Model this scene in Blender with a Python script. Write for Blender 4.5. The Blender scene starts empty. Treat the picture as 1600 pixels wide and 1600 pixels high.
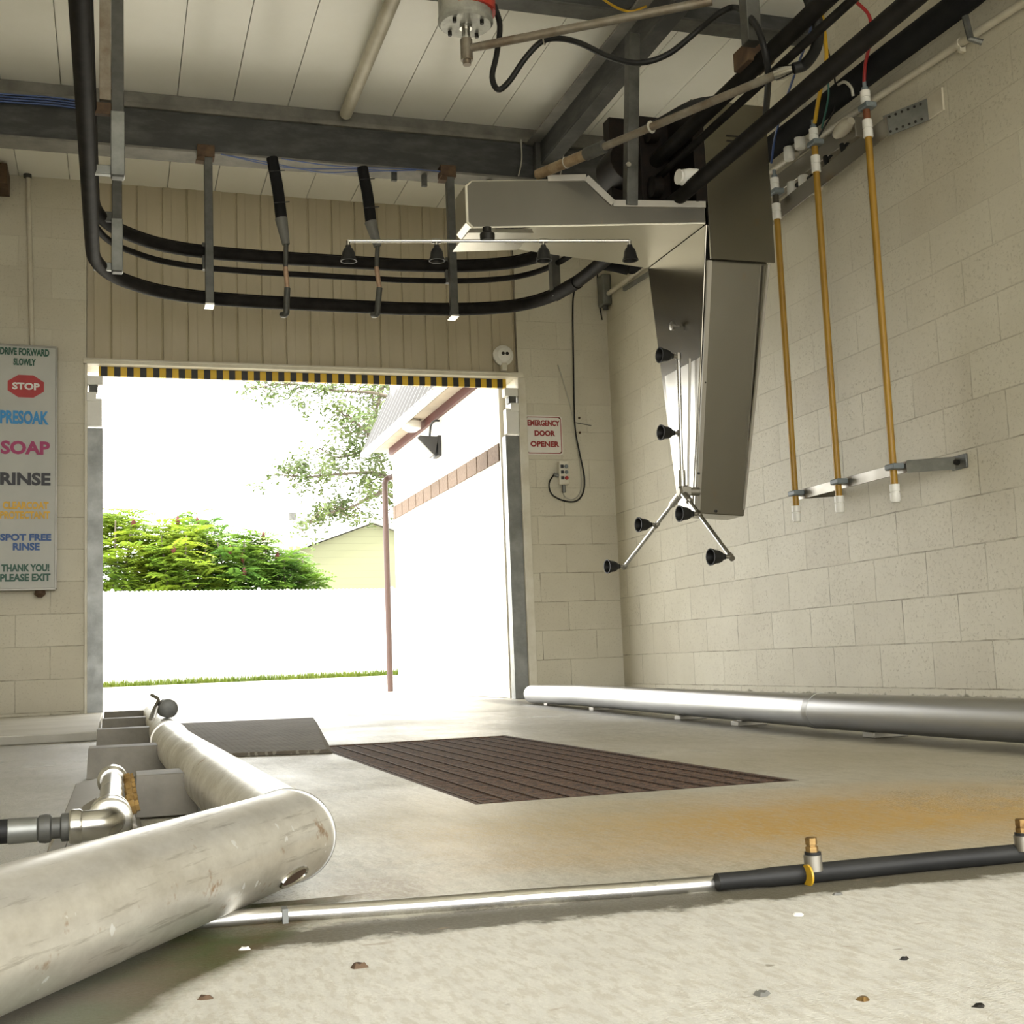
import bpy, bmesh, math, random
from math import pi, sin, cos, radians as R_
from mathutils import Vector as V, Matrix
random.seed(7)
C = bpy.context.scene.collection
sc = bpy.context.scene

# ------------------------------------------------------------------ camera
CAM_H = 0.27
FPX = 1964.2128
cr = V((0.95341541, -0.29918962, -0.03853075))
cu = V((0.0014844, -0.12307422, 0.99239636))
cf = V((0.30165683, 0.94622318, 0.11689674))
cd = bpy.data.cameras.new('camera')
cam = bpy.data.objects.new('camera', cd)
C.objects.link(cam)
cd.sensor_width = 36.0
cd.lens = FPX * 36 / 1600
cd.clip_start = 0.02
cd.clip_end = 400
cam.matrix_world = Matrix(((cr.x, cu.x, -cf.x, 0), (cr.y, cu.y, -cf.y, 0), (cr.z, cu.z, -cf.z, CAM_H), (0, 0, 0, 1)))
sc.camera = cam

# ------------------------------------------------------------------ light
w = bpy.data.worlds.new('overcast_sky')
sc.world = w
w.use_nodes = True
bg = w.node_tree.nodes['Background']
bg.inputs[0].default_value = (1.0, 0.995, 0.965, 1)
bg.inputs[1].default_value = 7.0
sd = bpy.data.lights.new('sun', 'SUN')
sd.energy = 12.0
sd.angle = R_(14)
sd.color = (1, 0.96, 0.86)
sun = bpy.data.objects.new('sun', sd)
C.objects.link(sun)
sun.rotation_euler = V((0.50, 0.36, -1.0)).to_track_quat('-Z', 'Y').to_euler()


def portal(name, loc, sx, sz, direction):
    ld = bpy.data.lights.new(name, 'AREA')
    ld.shape = 'RECTANGLE'
    ld.size = sx
    ld.size_y = sz
    ld.cycles.is_portal = True
    o = bpy.data.objects.new(name, ld)
    C.objects.link(o)
    o.location = loc
    o.rotation_euler = V(direction).to_track_quat('-Z', 'Z').to_euler()


portal('entrance_portal', (1.25, -1.12, 1.375), 4.4, 2.75, (0, 1, 0))
portal('exit_portal', (1.3, 8.72, 1.15), 2.95, 2.3, (0, -1, 0))

sc.view_settings.view_transform = 'Standard'
sc.view_settings.look = 'None'
sc.view_settings.exposure = 0.0
sc.view_settings.gamma = 1.0
sc.view_settings.use_curve_mapping = False
sc.cycles.max_bounces = 8
sc.cycles.diffuse_bounces = 5
sc.cycles.glossy_bounces = 4
sc.cycles.sample_clamp_indirect = 12
sc.cycles.use_denoising = True

# ------------------------------------------------------------------ measuring: a sight line of the photo met with a real plane


def ray(x, y):
    return cf + cr * ((x - 800) / FPX) + cu * ((800 - y) / FPX)


O = V((0, 0, CAM_H))


def onX(x, y, X):
    d = ray(x, y)
    return O + d * (X / d.x)


def onY(x, y, Y):
    d = ray(x, y)
    return O + d * (Y / d.y)


def onZ(x, y, Z):
    d = ray(x, y)
    return O + d * ((Z - CAM_H) / d.z)


# ------------------------------------------------------------------ materials
def nt_new(name):
    m = bpy.data.materials.new(name)
    m.use_nodes = True
    nt = m.node_tree
    return m, nt, nt.nodes['Principled BSDF']


class N:
    """tiny node-tree helper"""

    def __init__(s, nt):
        s.nt = nt

    def n(s, typ, **kw):
        o = s.nt.nodes.new(typ)
        for k, v in kw.items():
            setattr(o, k, v)
        return o

    def l(s, a, b):
        s.nt.links.new(a, b)

    def coord(s, kind='Object'):
        return s.n('ShaderNodeTexCoord').outputs[kind]

    def mapping(s, vec, scale=(1, 1, 1), loc=(0, 0, 0), rot=(0, 0, 0)):
        m = s.n('ShaderNodeMapping')
        m.inputs['Scale'].default_value = scale
        m.inputs['Location'].default_value = loc
        m.inputs['Rotation'].default_value = rot
        s.l(vec, m.inputs[0])
        return m.outputs[0]

    def noise(s, vec, scale, detail=4, rough=.6, out='Fac'):
        t = s.n('ShaderNodeTexNoise')
        t.inputs['Scale'].default_value = scale
        t.inputs['Detail'].default_value = detail
        t.inputs['Roughness'].default_value = rough
        if vec is not None:
            s.l(vec, t.inputs['Vector'])
        return t.outputs[out]

    def ramp(s, fac, stops, interp='LINEAR'):
        r = s.n('ShaderNodeValToRGB')
        r.color_ramp.interpolation = interp
        e = r.color_ramp.elements
        while len(e) < len(stops):
            e.new(.5)
        for el, (p, c) in zip(e, stops):
            el.position = p
            el.color = (c, c, c, 1) if isinstance(c, (int, float)) else (*c, 1)
        s.l(fac, r.inputs[0])
        return r.outputs[0]

    def mix(s, fac, a, b, mode='MIX'):
        m = s.n('ShaderNodeMix', data_type='RGBA', blend_type=mode)
        for i, v in ((0, fac), (6, a), (7, b)):
            if isinstance(v, (int, float)):
                m.inputs[i].default_value = v if i == 0 else (v, v, v, 1)
            elif isinstance(v, tuple):
                m.inputs[i].default_value = (*v, 1)
            else:
                s.l(v, m.inputs[i])
        return m.outputs[2]

    def math(s, op, a, b=None, clamp=False):
        m = s.n('ShaderNodeMath', operation=op, use_clamp=clamp)
        for i, v in ((0, a), (1, b)):
            if v is None:
                continue
            if isinstance(v, (int, float)):
                m.inputs[i].default_value = v
            else:
                s.l(v, m.inputs[i])
        return m.outputs[0]

    def bump(s, h, strength=.3, dist=.01, normal=None):
        b = s.n('ShaderNodeBump')
        b.inputs['Strength'].default_value = strength
        b.inputs['Distance'].default_value = dist
        s.l(h, b.inputs['Height'])
        if normal is not None:
            s.l(normal, b.inputs['Normal'])
        return b.outputs[0]

    def sep(s, vec):
        return s.n('ShaderNodeSeparateXYZ'), vec


def M(name, col, col2=None, rough=.5, metal=0., scale=6., bump=0., bscale=80., contrast=(.35, .65), rvar=0., spec=.5, stretch=(1, 1, 1)):
    m, nt, p = nt_new(name)
    n = N(nt)
    c = n.coord()
    c = n.mapping(c, stretch)
    p.inputs['Metallic'].default_value = metal
    p.inputs['Roughness'].default_value = rough
    p.inputs['Specular IOR Level'].default_value = spec
    if col2 is None:
        col2 = tuple(x * .82 for x in col)
    f = n.ramp(n.noise(c, scale, 6, .65), [(contrast[0], 0.), (contrast[1], 1.)])
    n.l(n.mix(f, col, col2), p.inputs['Base Color'])
    if rvar:
        n.l(n.math('MULTIPLY_ADD', n.noise(c, scale * 2.3, 5), None), p.inputs['Roughness'])
        mm = nt.nodes[-1]
        mm.inputs[1].default_value = rvar
        mm.inputs[2].default_value = rough - rvar / 2
    if bump:
        n.l(n.bump(n.noise(c, bscale, 3), bump, .004), p.inputs['Normal'])
    return m


def mat_block(name, horiz, phase, zphase, top=False):
    """painted concrete block: horiz is the wall's running axis (0 = X, 1 = Y)"""
    m, nt, p = nt_new(name)
    n = N(nt)
    c = n.coord()
    s = n.n('ShaderNodeSeparateXYZ')
    n.l(c, s.inputs[0])
    cb = n.n('ShaderNodeCombineXYZ')
    n.l(n.math('SUBTRACT', s.outputs[horiz], phase), cb.inputs[0])
    n.l(n.math('SUBTRACT', s.outputs[2], zphase), cb.inputs[1])
    wob = n.noise(c, 9, 3, out='Color')
    vec = n.n('ShaderNodeVectorMath', operation='MULTIPLY_ADD')
    n.l(wob, vec.inputs[0])
    vec.inputs[1].default_value = (.006, .006, 0)
    n.l(cb.outputs[0], vec.inputs[2])
    b = n.n('ShaderNodeTexBrick')
    b.offset = .5
    b.inputs['Scale'].default_value = 1
    b.inputs['Brick Width'].default_value = .4064
    b.inputs['Row Height'].default_value = .2032
    b.inputs['Mortar Size'].default_value = .0035
    b.inputs['Mortar Smooth'].default_value = .35
    b.inputs['Color1'].default_value = (.0, .0, .0, 1)
    b.inputs['Color2'].default_value = (1, 1, 1, 1)
    b.inputs['Mortar'].default_value = (.5, .5, .5, 1)
    n.l(vec.outputs[0], b.inputs['Vector'])
    base = n.mix(n.ramp(n.noise(c, 2.2, 5), [(.3, 0.), (.75, 1.)]), (.60, .565, .455), (.52, .485, .38))
    base = n.mix(.06, base, b.outputs['Color'], 'OVERLAY')
    # grime in the joints, patchy
    dirt = n.ramp(n.noise(c, 5.5, 6, .7), [(.42, 0.), (.7, 1.)])
    low = n.ramp(n.math('MULTIPLY', s.outputs[2], .4), [(.42, 1.), (.8, .15)])
    jd = n.math('MULTIPLY', n.math('MULTIPLY', b.outputs['Fac'], dirt), n.math('MULTIPLY', low, .85))
    jf = n.math('MULTIPLY', b.outputs['Fac'], n.math('MULTIPLY', low, .35))
    col = n.mix(jf, base, (.40, .36, .26))
    col = n.mix(jd, col, (.13, .105, .065))
    # pores
    pores = n.ramp(n.noise(c, 80, 4, .75), [(.56, 0.), (.68, 1.)])
    big = n.ramp(n.noise(c, 2.6, 4), [(.38, .12), (.68, .85)])
    col = n.mix(n.math('MULTIPLY', pores, big), col, (.30, .26, .18))
    # mossy foot of the wall
    foot = n.math('SUBTRACT', n.math('MULTIPLY', n.noise(c, 14, 5), .085), s.outputs[2])
    foot = n.ramp(foot, [(.0, 0.), (.012, 1.)])
    col = n.mix(n.math('MULTIPLY', foot, .85), col, (.10, .095, .04))
    n.l(col, p.inputs['Base Color'])
    p.inputs['Roughness'].default_value = .55
    h = n.math('SUBTRACT', n.math('MULTIPLY', n.noise(c, 120, 3), .25), b.outputs['Fac'])
    h = n.math('SUBTRACT', h, n.math('MULTIPLY', pores, .4))
    n.l(n.bump(h, .55, .004), p.inputs['Normal'])
    return m


def mat_floor():
    m, nt, p = nt_new('wet_concrete')
    n = N(nt)
    c = n.coord()
    s = n.n('ShaderNodeSeparateXYZ')
    n.l(c, s.inputs[0])
    X, Y = s.outputs[0], s.outputs[1]
    big = n.ramp(n.noise(c, 1.7, 6, .65), [(.3, 0.), (.75, 1.)])
    col = n.mix(big, (.55, .53, .45), (.42, .40, .32))
    fine = n.ramp(n.noise(c, 210, 4, .8), [(.40, 0.), (.62, 1.)])
    col = n.mix(n.math('MULTIPLY', fine, .55), col, (.24, .22, .165))
    mid = n.ramp(n.noise(n.mapping(c, (1, .2, 1)), 34, 5, .7), [(.46, 0.), (.60, 1.)])
    col = n.mix(n.math('MULTIPLY', mid, .5), col, (.24, .22, .165))
    gr2 = n.ramp(n.noise(n.mapping(c, (1, .3, 1)), 95, 3, .6), [(.47, 0.), (.60, 1.)])
    col = n.mix(n.math('MULTIPLY', gr2, .45), col, (.23, .21, .16))
    patch = n.ramp(n.noise(n.mapping(c, (1, .6, 1)), 3.4, 6, .7), [(.45, 0.), (.7, 1.)])
    col = n.mix(n.math('MULTIPLY', patch, .35), col, (.30, .275, .20))

    def blob(x, y, rx, ry, rot=0, lo=.25, hi=1., wob=.5, wscale=3.0):
        mp = n.mapping(c, (1 / rx, 1 / ry, 0), (-x / rx, -y / ry, 0))
        ln = n.n('ShaderNodeVectorMath', operation='LENGTH')
        n.l(mp, ln.inputs[0])
        d = n.math('ADD', ln.outputs['Value'], n.math('MULTIPLY', n.math('SUBTRACT', n.noise(c, wscale, 5, .65), .5), wob * 2))
        return n.ramp(d, [(lo, 1.), (hi, 0.)])
    # rust-yellow wash between the grate and the cross pipe
    col = n.mix(n.math('MULTIPLY', blob(1.15, 1.80, .85, .50), .9), col, (.41, .235, .03))
    col = n.mix(n.math('MULTIPLY', blob(.62, 2.15, .5, .55), .45), col, (.40, .31, .13))
    col = n.mix(n.math('MULTIPLY', blob(1.62, 3.0, .6, 1.3), .6), col, (.30, .255, .15))
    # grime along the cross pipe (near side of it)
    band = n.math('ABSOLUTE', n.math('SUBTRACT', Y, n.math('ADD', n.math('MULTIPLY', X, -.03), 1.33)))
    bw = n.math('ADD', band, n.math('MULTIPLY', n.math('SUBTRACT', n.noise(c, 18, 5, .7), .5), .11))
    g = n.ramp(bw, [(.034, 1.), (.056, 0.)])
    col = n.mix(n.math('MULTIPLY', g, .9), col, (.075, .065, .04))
    # algae strip under the near guide tube, its colour darkened for the tube's shadow
    dd = n.math('MULTIPLY_ADD', X, .86)
    nt.nodes[-1].inputs[2].default_value = 0
    al = n.math('SUBTRACT', n.math('MULTIPLY', X, .86), n.math('MULTIPLY', n.math('SUBTRACT', Y, 1.62), .5))
    al = n.math('SUBTRACT', al, .205)
    al = n.math('ADD', n.math('ABSOLUTE', al), n.math('MULTIPLY', n.math('SUBTRACT', n.noise(c, 12, 5, .7), .5), .05))
    alm = n.math('MULTIPLY', n.ramp(al, [(.066, 1.), (.098, 0.)]), n.ramp(Y, [(.0, 1.), (1., 1.)]))
    lim = n.math('LESS_THAN', Y, 1.53)
    alm = n.math('MULTIPLY', alm, lim)
    gcol = n.mix(n.ramp(n.noise(c, 8, 5), [(.4, 0.), (.6, 1.)]), (.042, .054, .006), (.075, .05, .016))
    col = n.mix(alm, col, gcol)
    col = n.mix(n.math('MULTIPLY', blob(.30, 1.56, .085, .13, lo=.5, hi=1.0, wob=.3, wscale=10), .75), col, (.16, .115, .055))
    # dried brown spots on the near slab
    near = n.ramp(n.math('SUBTRACT', 1.36, Y), [(0., 0.), (.02, 1.)])
    lightnear = n.mix(n.math('MULTIPLY', near, .55), col, (.72, .71, .665))
    grit = n.ramp(n.noise(n.mapping(c, (1, .3, 1)), 100, 3, .65), [(.48, 0.), (.60, 1.)])
    lightnear = n.mix(n.math('MULTIPLY', grit, .42), lightnear, (.38, .34, .26))
    keep = n.math('SUBTRACT', 1., n.math('MAXIMUM', alm, g), True)
    col = n.mix(keep, col, lightnear)
    sp = n.mapping(c, (9, 22, 1))
    spots = n.ramp(n.noise(sp, 1.15, 3, .6), [(.66, 0.), (.72, 1.)])
    col = n.mix(n.math('MULTIPLY', n.math('MULTIPLY', spots, near), .55), col, (.27, .2, .12))
    specks = n.ramp(n.noise(c, 38, 2, .5), [(.74, 0.), (.78, 1.)])
    col = n.mix(n.math('MULTIPLY', specks, .7), col, (.16, .13, .08))
    # contact shadow under the right guide rail, painted into the floor colour
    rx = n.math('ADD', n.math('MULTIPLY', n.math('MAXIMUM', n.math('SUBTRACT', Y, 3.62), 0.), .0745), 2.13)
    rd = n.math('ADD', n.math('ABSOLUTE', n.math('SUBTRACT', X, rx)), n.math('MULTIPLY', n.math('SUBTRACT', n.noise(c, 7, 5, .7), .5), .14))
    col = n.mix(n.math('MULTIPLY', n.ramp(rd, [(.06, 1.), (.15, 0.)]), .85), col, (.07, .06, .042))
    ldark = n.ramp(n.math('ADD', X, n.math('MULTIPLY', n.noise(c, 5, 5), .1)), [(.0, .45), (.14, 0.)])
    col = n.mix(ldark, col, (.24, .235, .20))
    n.l(col, p.inputs['Base Color'])
    # wetness
    wet = n.ramp(n.noise(n.mapping(c, (.7, .45, 1)), 1.9, 5, .6), [(.38, 0.), (.62, 1.)])
    rr = n.math('MULTIPLY_ADD', wet, -.2)
    nt.nodes[-1].inputs[2].default_value = .46
    rr = n.math('ADD', rr, n.math('MULTIPLY', near, .22))
    rr = n.math('ADD', rr, n.math('MULTIPLY', alm, .2))
    rr = n.math('ADD', rr, n.math('MULTIPLY', n.math('SUBTRACT', fine, .5), .12))
    n.l(rr, p.inputs['Roughness'])
    # broom marks on the near slab
    br = n.noise(n.mapping(c, (55, 420, 1), rot=(0, 0, R_(38))), 1., 2)
    h = n.math('ADD', n.math('MULTIPLY', n.noise(c, 230, 4, .8), 1.0), n.math('MULTIPLY', n.math('MULTIPLY', br, near), .5))
    n.l(n.bump(h, .6, .004), p.inputs['Normal'])
    return m


def mat_stripe():
    m, nt, p = nt_new('hazard_stripe')
    n = N(nt)
    c = n.coord()
    s = n.n('ShaderNodeSeparateXYZ')
    n.l(c, s.inputs[0])
    f = n.math('LESS_THAN', n.math('FRACT', n.math('DIVIDE', s.outputs[0], .082)), .5)
    n.l(n.mix(f, (.62, .40, .02), (.012, .011, .012)), p.inputs['Base Color'])
    p.inputs['Roughness'].default_value = .5
    return m


def mat_steel(name, col=(.55, .54, .50), rough=.33, streak=(1, 1, 1), dirt=.35, rust=0.0, dirtcol=(.25, .22, .16), rv=.3):
    m, nt, p = nt_new(name)
    n = N(nt)
    c = n.coord()
    p.inputs['Metallic'].default_value = 1.0
    cm = n.mapping(c, streak)
    a = n.ramp(n.noise(cm, 3, 4, .55), [(.2, 0.), (.85, 1.)])
    colr = n.mix(n.math('MULTIPLY', a, dirt), col, dirtcol)
    if rust:
        rs = n.ramp(n.noise(n.mapping(c, (1, 1, .5)), 17, 4, .7), [(.64, 0.), (.74, 1.)])
        colr = n.mix(n.math('MULTIPLY', rs, rust), colr, (.30, .15, .04))
    n.l(colr, p.inputs['Base Color'])
    r = n.math('MULTIPLY_ADD', n.noise(cm, 5, 3, .5), rv)
    nt.nodes[-1].inputs[2].default_value = rough - rv / 2
    n.l(r, p.inputs['Roughness'])
    n.l(n.bump(n.noise(cm, 3, 2), .05, .004), p.inputs['Normal'])
    return m


def mat_grate():
    m, nt, p = nt_new('rusted_iron')
    n = N(nt)
    c = n.coord()
    f = n.ramp(n.noise(c, 75, 6, .85), [(.40, 0.), (.62, 1.)])
    col = n.mix(f, (.022, .012, .008), (.135, .072, .04))
    n.l(col, p.inputs['Base Color'])
    p.inputs['Roughness'].default_value = .75
    n.l(n.bump(n.noise(c, 110, 4), .5, .004), p.inputs['Normal'])
    return m


def mat_siding(name, c1, period, axis=2):
    m, nt, p = nt_new(name)
    n = N(nt)
    s = n.n('ShaderNodeSeparateXYZ')
    n.l(n.coord(), s.inputs[0])
    fr = n.math('FRACT', n.math('DIVIDE', s.outputs[axis], period))
    f = n.ramp(fr, [(.0, 1.), (.08, 0.)])
    n.l(n.mix(n.math('MULTIPLY', f, .5), c1, tuple(x * .5 for x in c1)), p.inputs['Base Color'])
    n.l(n.bump(fr, .5, .02), p.inputs['Normal'])
    p.inputs['Roughness'].default_value = .6
    return m


def mat_band():
    m, nt, p = nt_new('split_face_tile')
    n = N(nt)
    c = n.coord()
    f = n.ramp(n.noise(c, 45, 4, .7), [(.35, 0.), (.7, 1.)])
    n.l(n.mix(f, (.09, .06, .042), (.14, .10, .072)), p.inputs['Base Color'])
    p.inputs['Roughness'].default_value = .9
    n.l(n.bump(n.noise(c, 60, 3), .6, .01), p.inputs['Normal'])
    return m


def mat_leaf(name, a, b, scale=1.3):
    m, nt, p = nt_new(name)
    n = N(nt)
    c = n.coord()
    f = n.ramp(n.noise(c, scale, 5, .7), [(.35, 0.), (.68, 1.)])
    col = n.mix(f, a, b)
    n.l(col, p.inputs['Base Color'])
    p.inputs['Roughness'].default_value = .5
    tr = n.n('ShaderNodeBsdfTranslucent')
    n.l(col, tr.inputs[0])
    ms = n.n('ShaderNodeMixShader')
    ms.inputs[0].default_value = .35
    n.l(p.outputs[0], ms.inputs[1])
    n.l(tr.outputs[0], ms.inputs[2])
    n.l(ms.outputs[0], nt.nodes['Material Output'].inputs[0])
    return m


def mat_guide():
    m, nt, p = nt_new('worn_guide_tube')
    n = N(nt)
    c = n.coord()
    p.inputs['Metallic'].default_value = .75
    along = n.mapping(c, (1, 1, 1), rot=(0, 0, R_(31)))
    a = n.ramp(n.noise(n.mapping(along, (1.5, .8, 1.5)), 6, 6, .7), [(.36, 0.), (.68, 1.)])
    col = n.mix(a, (.86, .84, .78), (.55, .52, .45))
    sc_ = n.ramp(n.noise(n.mapping(along, (60, 4, 60)), 1.5, 5, .7), [(.58, 0.), (.70, 1.)])
    col = n.mix(n.math('MULTIPLY', sc_, .55), col, (.25, .22, .16))
    rs = n.ramp(n.noise(c, 24, 4, .7), [(.63, 0.), (.72, 1.)])
    col = n.mix(n.math('MULTIPLY', rs, .75), col, (.36, .19, .06))
    wh = n.ramp(n.noise(n.mapping(c, (14, 30, 22), rot=(.4, .3, .5)), 1.1, 3, .6), [(.70, 0.), (.715, 1.)])
    col = n.mix(wh, col, (.92, .92, .90))
    n.l(col, p.inputs['Base Color'])
    r = n.math('MULTIPLY_ADD', a, .14)
    nt.nodes[-1].inputs[2].default_value = .30
    n.l(r, p.inputs['Roughness'])
    n.l(n.bump(n.noise(along, 14, 4), .06, .004), p.inputs['Normal'])
    return m


def mat_checker():
    m, nt, p = nt_new('worn_checker_plate')
    n = N(nt)
    c = n.coord()
    s = n.n('ShaderNodeSeparateXYZ')
    n.l(c, s.inputs[0])
    u = n.math('MULTIPLY', n.math('ADD', s.outputs[0], s.outputs[1]), 1 / .042)
    v = n.math('MULTIPLY', n.math('SUBTRACT', s.outputs[0], s.outputs[1]), 1 / .042)
    a = n.math('ABSOLUTE', n.math('SUBTRACT', n.math('FRACT', u), .5))
    b = n.math('ABSOLUTE', n.math('SUBTRACT', n.math('FRACT', v), .5))
    par = n.math('MODULO', n.math('ABSOLUTE', n.math('ADD', n.math('FLOOR', u), n.math('FLOOR', v))), 2.)
    la = n.math('MULTIPLY', n.math('LESS_THAN', a, .14), n.math('LESS_THAN', b, .40))
    lb = n.math('MULTIPLY', n.math('LESS_THAN', b, .14), n.math('LESS_THAN', a, .40))
    lug = n.math('ADD', n.math('MULTIPLY', la, par), n.math('MULTIPLY', lb, n.math('SUBTRACT', 1., par)))
    base = n.mix(n.ramp(n.noise(c, 9, 5), [(.35, 0.), (.7, 1.)]), (.10, .085, .065), (.16, .14, .11))
    n.l(n.mix(lug, base, (.24, .22, .18)), p.inputs['Base Color'])
    p.inputs['Specular IOR Level'].default_value = .12
    p.inputs['Roughness'].default_value = .8
    n.l(n.bump(lug, .6, .003), p.inputs['Normal'])
    return m


MT = {}
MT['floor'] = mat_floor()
MT['stripe'] = mat_stripe()
MT['grate'] = mat_grate()
MT['band'] = mat_band()
MT['ceil'] = M('white_ceiling_panel', (.87, .86, .80), (.83, .82, .75), .28, scale=2, bump=.03, bscale=5)
MT['panel'] = M('beige_ribbed_sheet', (.50, .44, .32), (.44, .385, .27), .5, scale=3, stretch=(1, 1, .3))
MT['cream'] = M('cream_painted_trim', (.68, .65, .55), (.58, .54, .43), .45, scale=7)
MT['galv'] = M('galvanized_steel', (.26, .265, .25), (.16, .165, .155), .42, .75, scale=7, rvar=.2)
MT['galvdark'] = M('dark_weathered_beam', (.045, .046, .045), (.095, .096, .092), .6, .2, scale=5, contrast=(.45, .75), stretch=(1, 1, 3))
MT['flange'] = M('grey_beam_flange', (.20, .19, .165), (.12, .115, .10), .55, .2, scale=6)
MT['tube'] = M('square_tube_steel', (.115, .115, .105), (.06, .06, .054), .5, .4, scale=8)
MT['black'] = M('black_coated_rail', (.010, .009, .008), (.02, .018, .016), .6, 0, scale=10, spec=.05)
MT['rubber'] = M('black_rubber', (.010, .010, .010), (.018, .018, .017), .5, spec=.25)
MT['foam'] = M('black_foam_insulation', (.008, .008, .009), (.014, .014, .014), .85, spec=.15, bump=.4, bscale=40)
MT['steel'] = mat_steel('brushed_stainless', (.225, .213, .182), .24, (1, 1, .4), .5, .2, (.15, .138, .11), .10)
MT['steellit'] = mat_steel('lit_stainless_underside', (.52, .50, .42), .36, (1, 1, .4), .3, .15, (.36, .33, .26), .1)  # lighter copy of the stainless, light from below put into its colour
MT['steelshaded'] = mat_steel('shaded_stainless_face', (.125, .118, .10), .34, (1, 1, .4), .5, .2, (.085, .078, .062), .1)  # darker copy of the same stainless, shade put into its colour
MT['steelin'] = mat_steel('polished_stainless', (.55, .535, .48), .30, (1, 1, .3), .35)
MT['guide'] = mat_guide()
MT['guideR'] = mat_steel('clean_guide_tube', (.56, .56, .55), .36, (2, .6, 1), .3, 0., (.3, .29, .26), .1)
MT['chrome'] = mat_steel('bright_fitting_steel', (.58, .575, .55), .25, (1, 1, 1), .35)
MT['dull'] = mat_steel('dull_bracket_steel', (.36, .345, .31), .48, (1, 1, 1), .5)
MT['plategrey'] = M('scuffed_grey_plate', (.15, .14, .118), (.21, .195, .165), .6, 0, scale=9, bump=.1, spec=.3)
MT['brass'] = M('tarnished_brass', (.45, .30, .12), (.16, .09, .03), .4, .8, scale=45)
MT['copper'] = M('copper_rod', (.55, .38, .26), (.38, .25, .17), .5, .4, scale=14)
MT['tan'] = M('rust_stained_pipe_end', (.34, .26, .16), (.20, .13, .07), .55, .3, scale=16)
MT['rust'] = M('rusty_clamp', (.06, .034, .022), (.12, .075, .04), .75, .2, scale=14)
MT['boom'] = M('stained_pipe', (.27, .25, .205), (.17, .13, .09), .45, .5, scale=9)
MT['pvc'] = M('white_plastic_fitting', (.82, .81, .76), (.74, .73, .68), .4)
MT['conduit'] = M('cream_conduit', (.62, .58, .47), (.50, .46, .36), .45)
MT['yellow'] = M('amber_fibreglass_pole', (.38, .215, .022), (.29, .16, .02), .42, scale=3)
MT['amber_end'] = M('rust_red_pole_end', (.20, .06, .02), (.15, .05, .02), .5)
MT['darkend'] = M('dark_pole_end', (.04, .035, .025), (.06, .05, .03), .5)
MT['greyclip'] = M('grey_blue_clip', (.18, .21, .22), (.13, .15, .16), .5)
MT['red'] = M('red_enamel', (.45, .035, .02), None, .4)
MT['motorgrey'] = M('grey_cast_flange', (.42, .42, .38), (.30, .30, .27), .42, .4, scale=20)
MT['darkhole'] = M('black_bolt', (.02, .018, .015), None, .5, .5)
MT['bluewire'] = M('blue_wire', (.02, .06, .22), None, .4)
MT['redhose'] = M('red_air_hose', (.30, .02, .02), None, .4)
MT['yellhose'] = M('yellow_air_hose', (.55, .33, .02), None, .4)
MT['bluehose'] = M('blue_air_hose', (.02, .05, .16), None, .4)
MT['greenhose'] = M('green_air_hose', (.02, .10, .08), None, .4)
MT['greyhose'] = M('grey_air_hose', (.45, .43, .36), None, .4)
MT['tape'] = M('grey_tape', (.17, .17, .155), (.11, .11, .10), .6)
MT['motor'] = M('oily_iron_and_shade_fill', (.008, .007, .006), (.018, .012, .009), .6, .2, scale=20, spec=.2)
MT['brownpipe'] = M('brown_downspout', (.05, .024, .018), None, .5)
MT['redtrim'] = M('dark_red_trim', (.07, .011, .010), None, .5)
MT['whitewall'] = M('white_block_paint', (.74, .71, .64), (.70, .66, .58), .7)
MT['metalroof'] = mat_siding('ribbed_white_metal', (.07, .07, .072), .23, 1)
MT['soffit'] = M('cream_soffit', (.40, .34, .27), None, .7)
MT['siding'] = mat_siding('yellow_siding', (.17, .175, .095), .2)
MT['roofgrey'] = M('grey_shingle', (.60, .60, .60), None, .9)
MT['fence'] = M('white_privacy_slat', (.78, .79, .78), (.72, .73, .72), .6)
MT['fencepost'] = M('galvanized_post', (.6, .6, .58), None, .5)
MT['asphalt'] = M('pale_asphalt', (.40, .385, .36), (.33, .32, .30), .85, scale=2, bump=.2, bscale=60)
MT['outcon'] = M('outdoor_concrete', (.52, .50, .44), (.42, .40, .34), .7, scale=3, bump=.2, bscale=70)
MT['grass'] = mat_leaf('grass_blade', (.07, .11, .006), (.11, .14, .008))
MT['sumac'] = mat_leaf('sumac_leaf', (.11, .21, .03), (.30, .36, .03), 1.1)
MT['sumac_dark'] = mat_leaf('sumac_leaf_deep', (.06, .15, .03), (.18, .27, .03), 1.1)
MT['treeleaf'] = mat_leaf('tree_leaf', (.06, .095, .022), (.11, .14, .035))
MT['bark'] = M('grey_bark', (.12, .10, .075), None, .9)
MT['seed'] = M('red_seed_cone', (.085, .014, .010), None, .8)
MT['signwhite'] = M('sign_face_white', (.46, .465, .43), (.42, .425, .39), .4, scale=3, spec=.3)
MT['signframe'] = M('sign_aluminium_frame', (.24, .23, .20), None, .4, .6)
MT['opener_white'] = M('opener_sign_white', (.74, .72, .66), (.66, .63, .56), .4)
for k, c in dict(t_green=(.012, .085, .05), t_white=(.75, .74, .70), t_blue=(.02, .25, .58), t_magenta=(.36, .02, .12), t_black=(.02, .02, .025), t_yellow=(.72, .42, .03), t_navy=(.02, .085, .28), t_red=(.40, .02, .02), t_dkred=(.30, .02, .02)).items():
    MT[k] = M(k.replace('t_', '') + '_lettering', c, None, .5)
MT['block_front'] = mat_block('painted_block_front', 0, -.3800, .062)
MT['block_right'] = mat_block('painted_block_right', 1, 5.215 % .4064 + .2032, .075)
MT['plate'] = mat_checker()
MT['floodgrey'] = M('dark_lamp_casting', (.03, .03, .032), None, .5)
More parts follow.
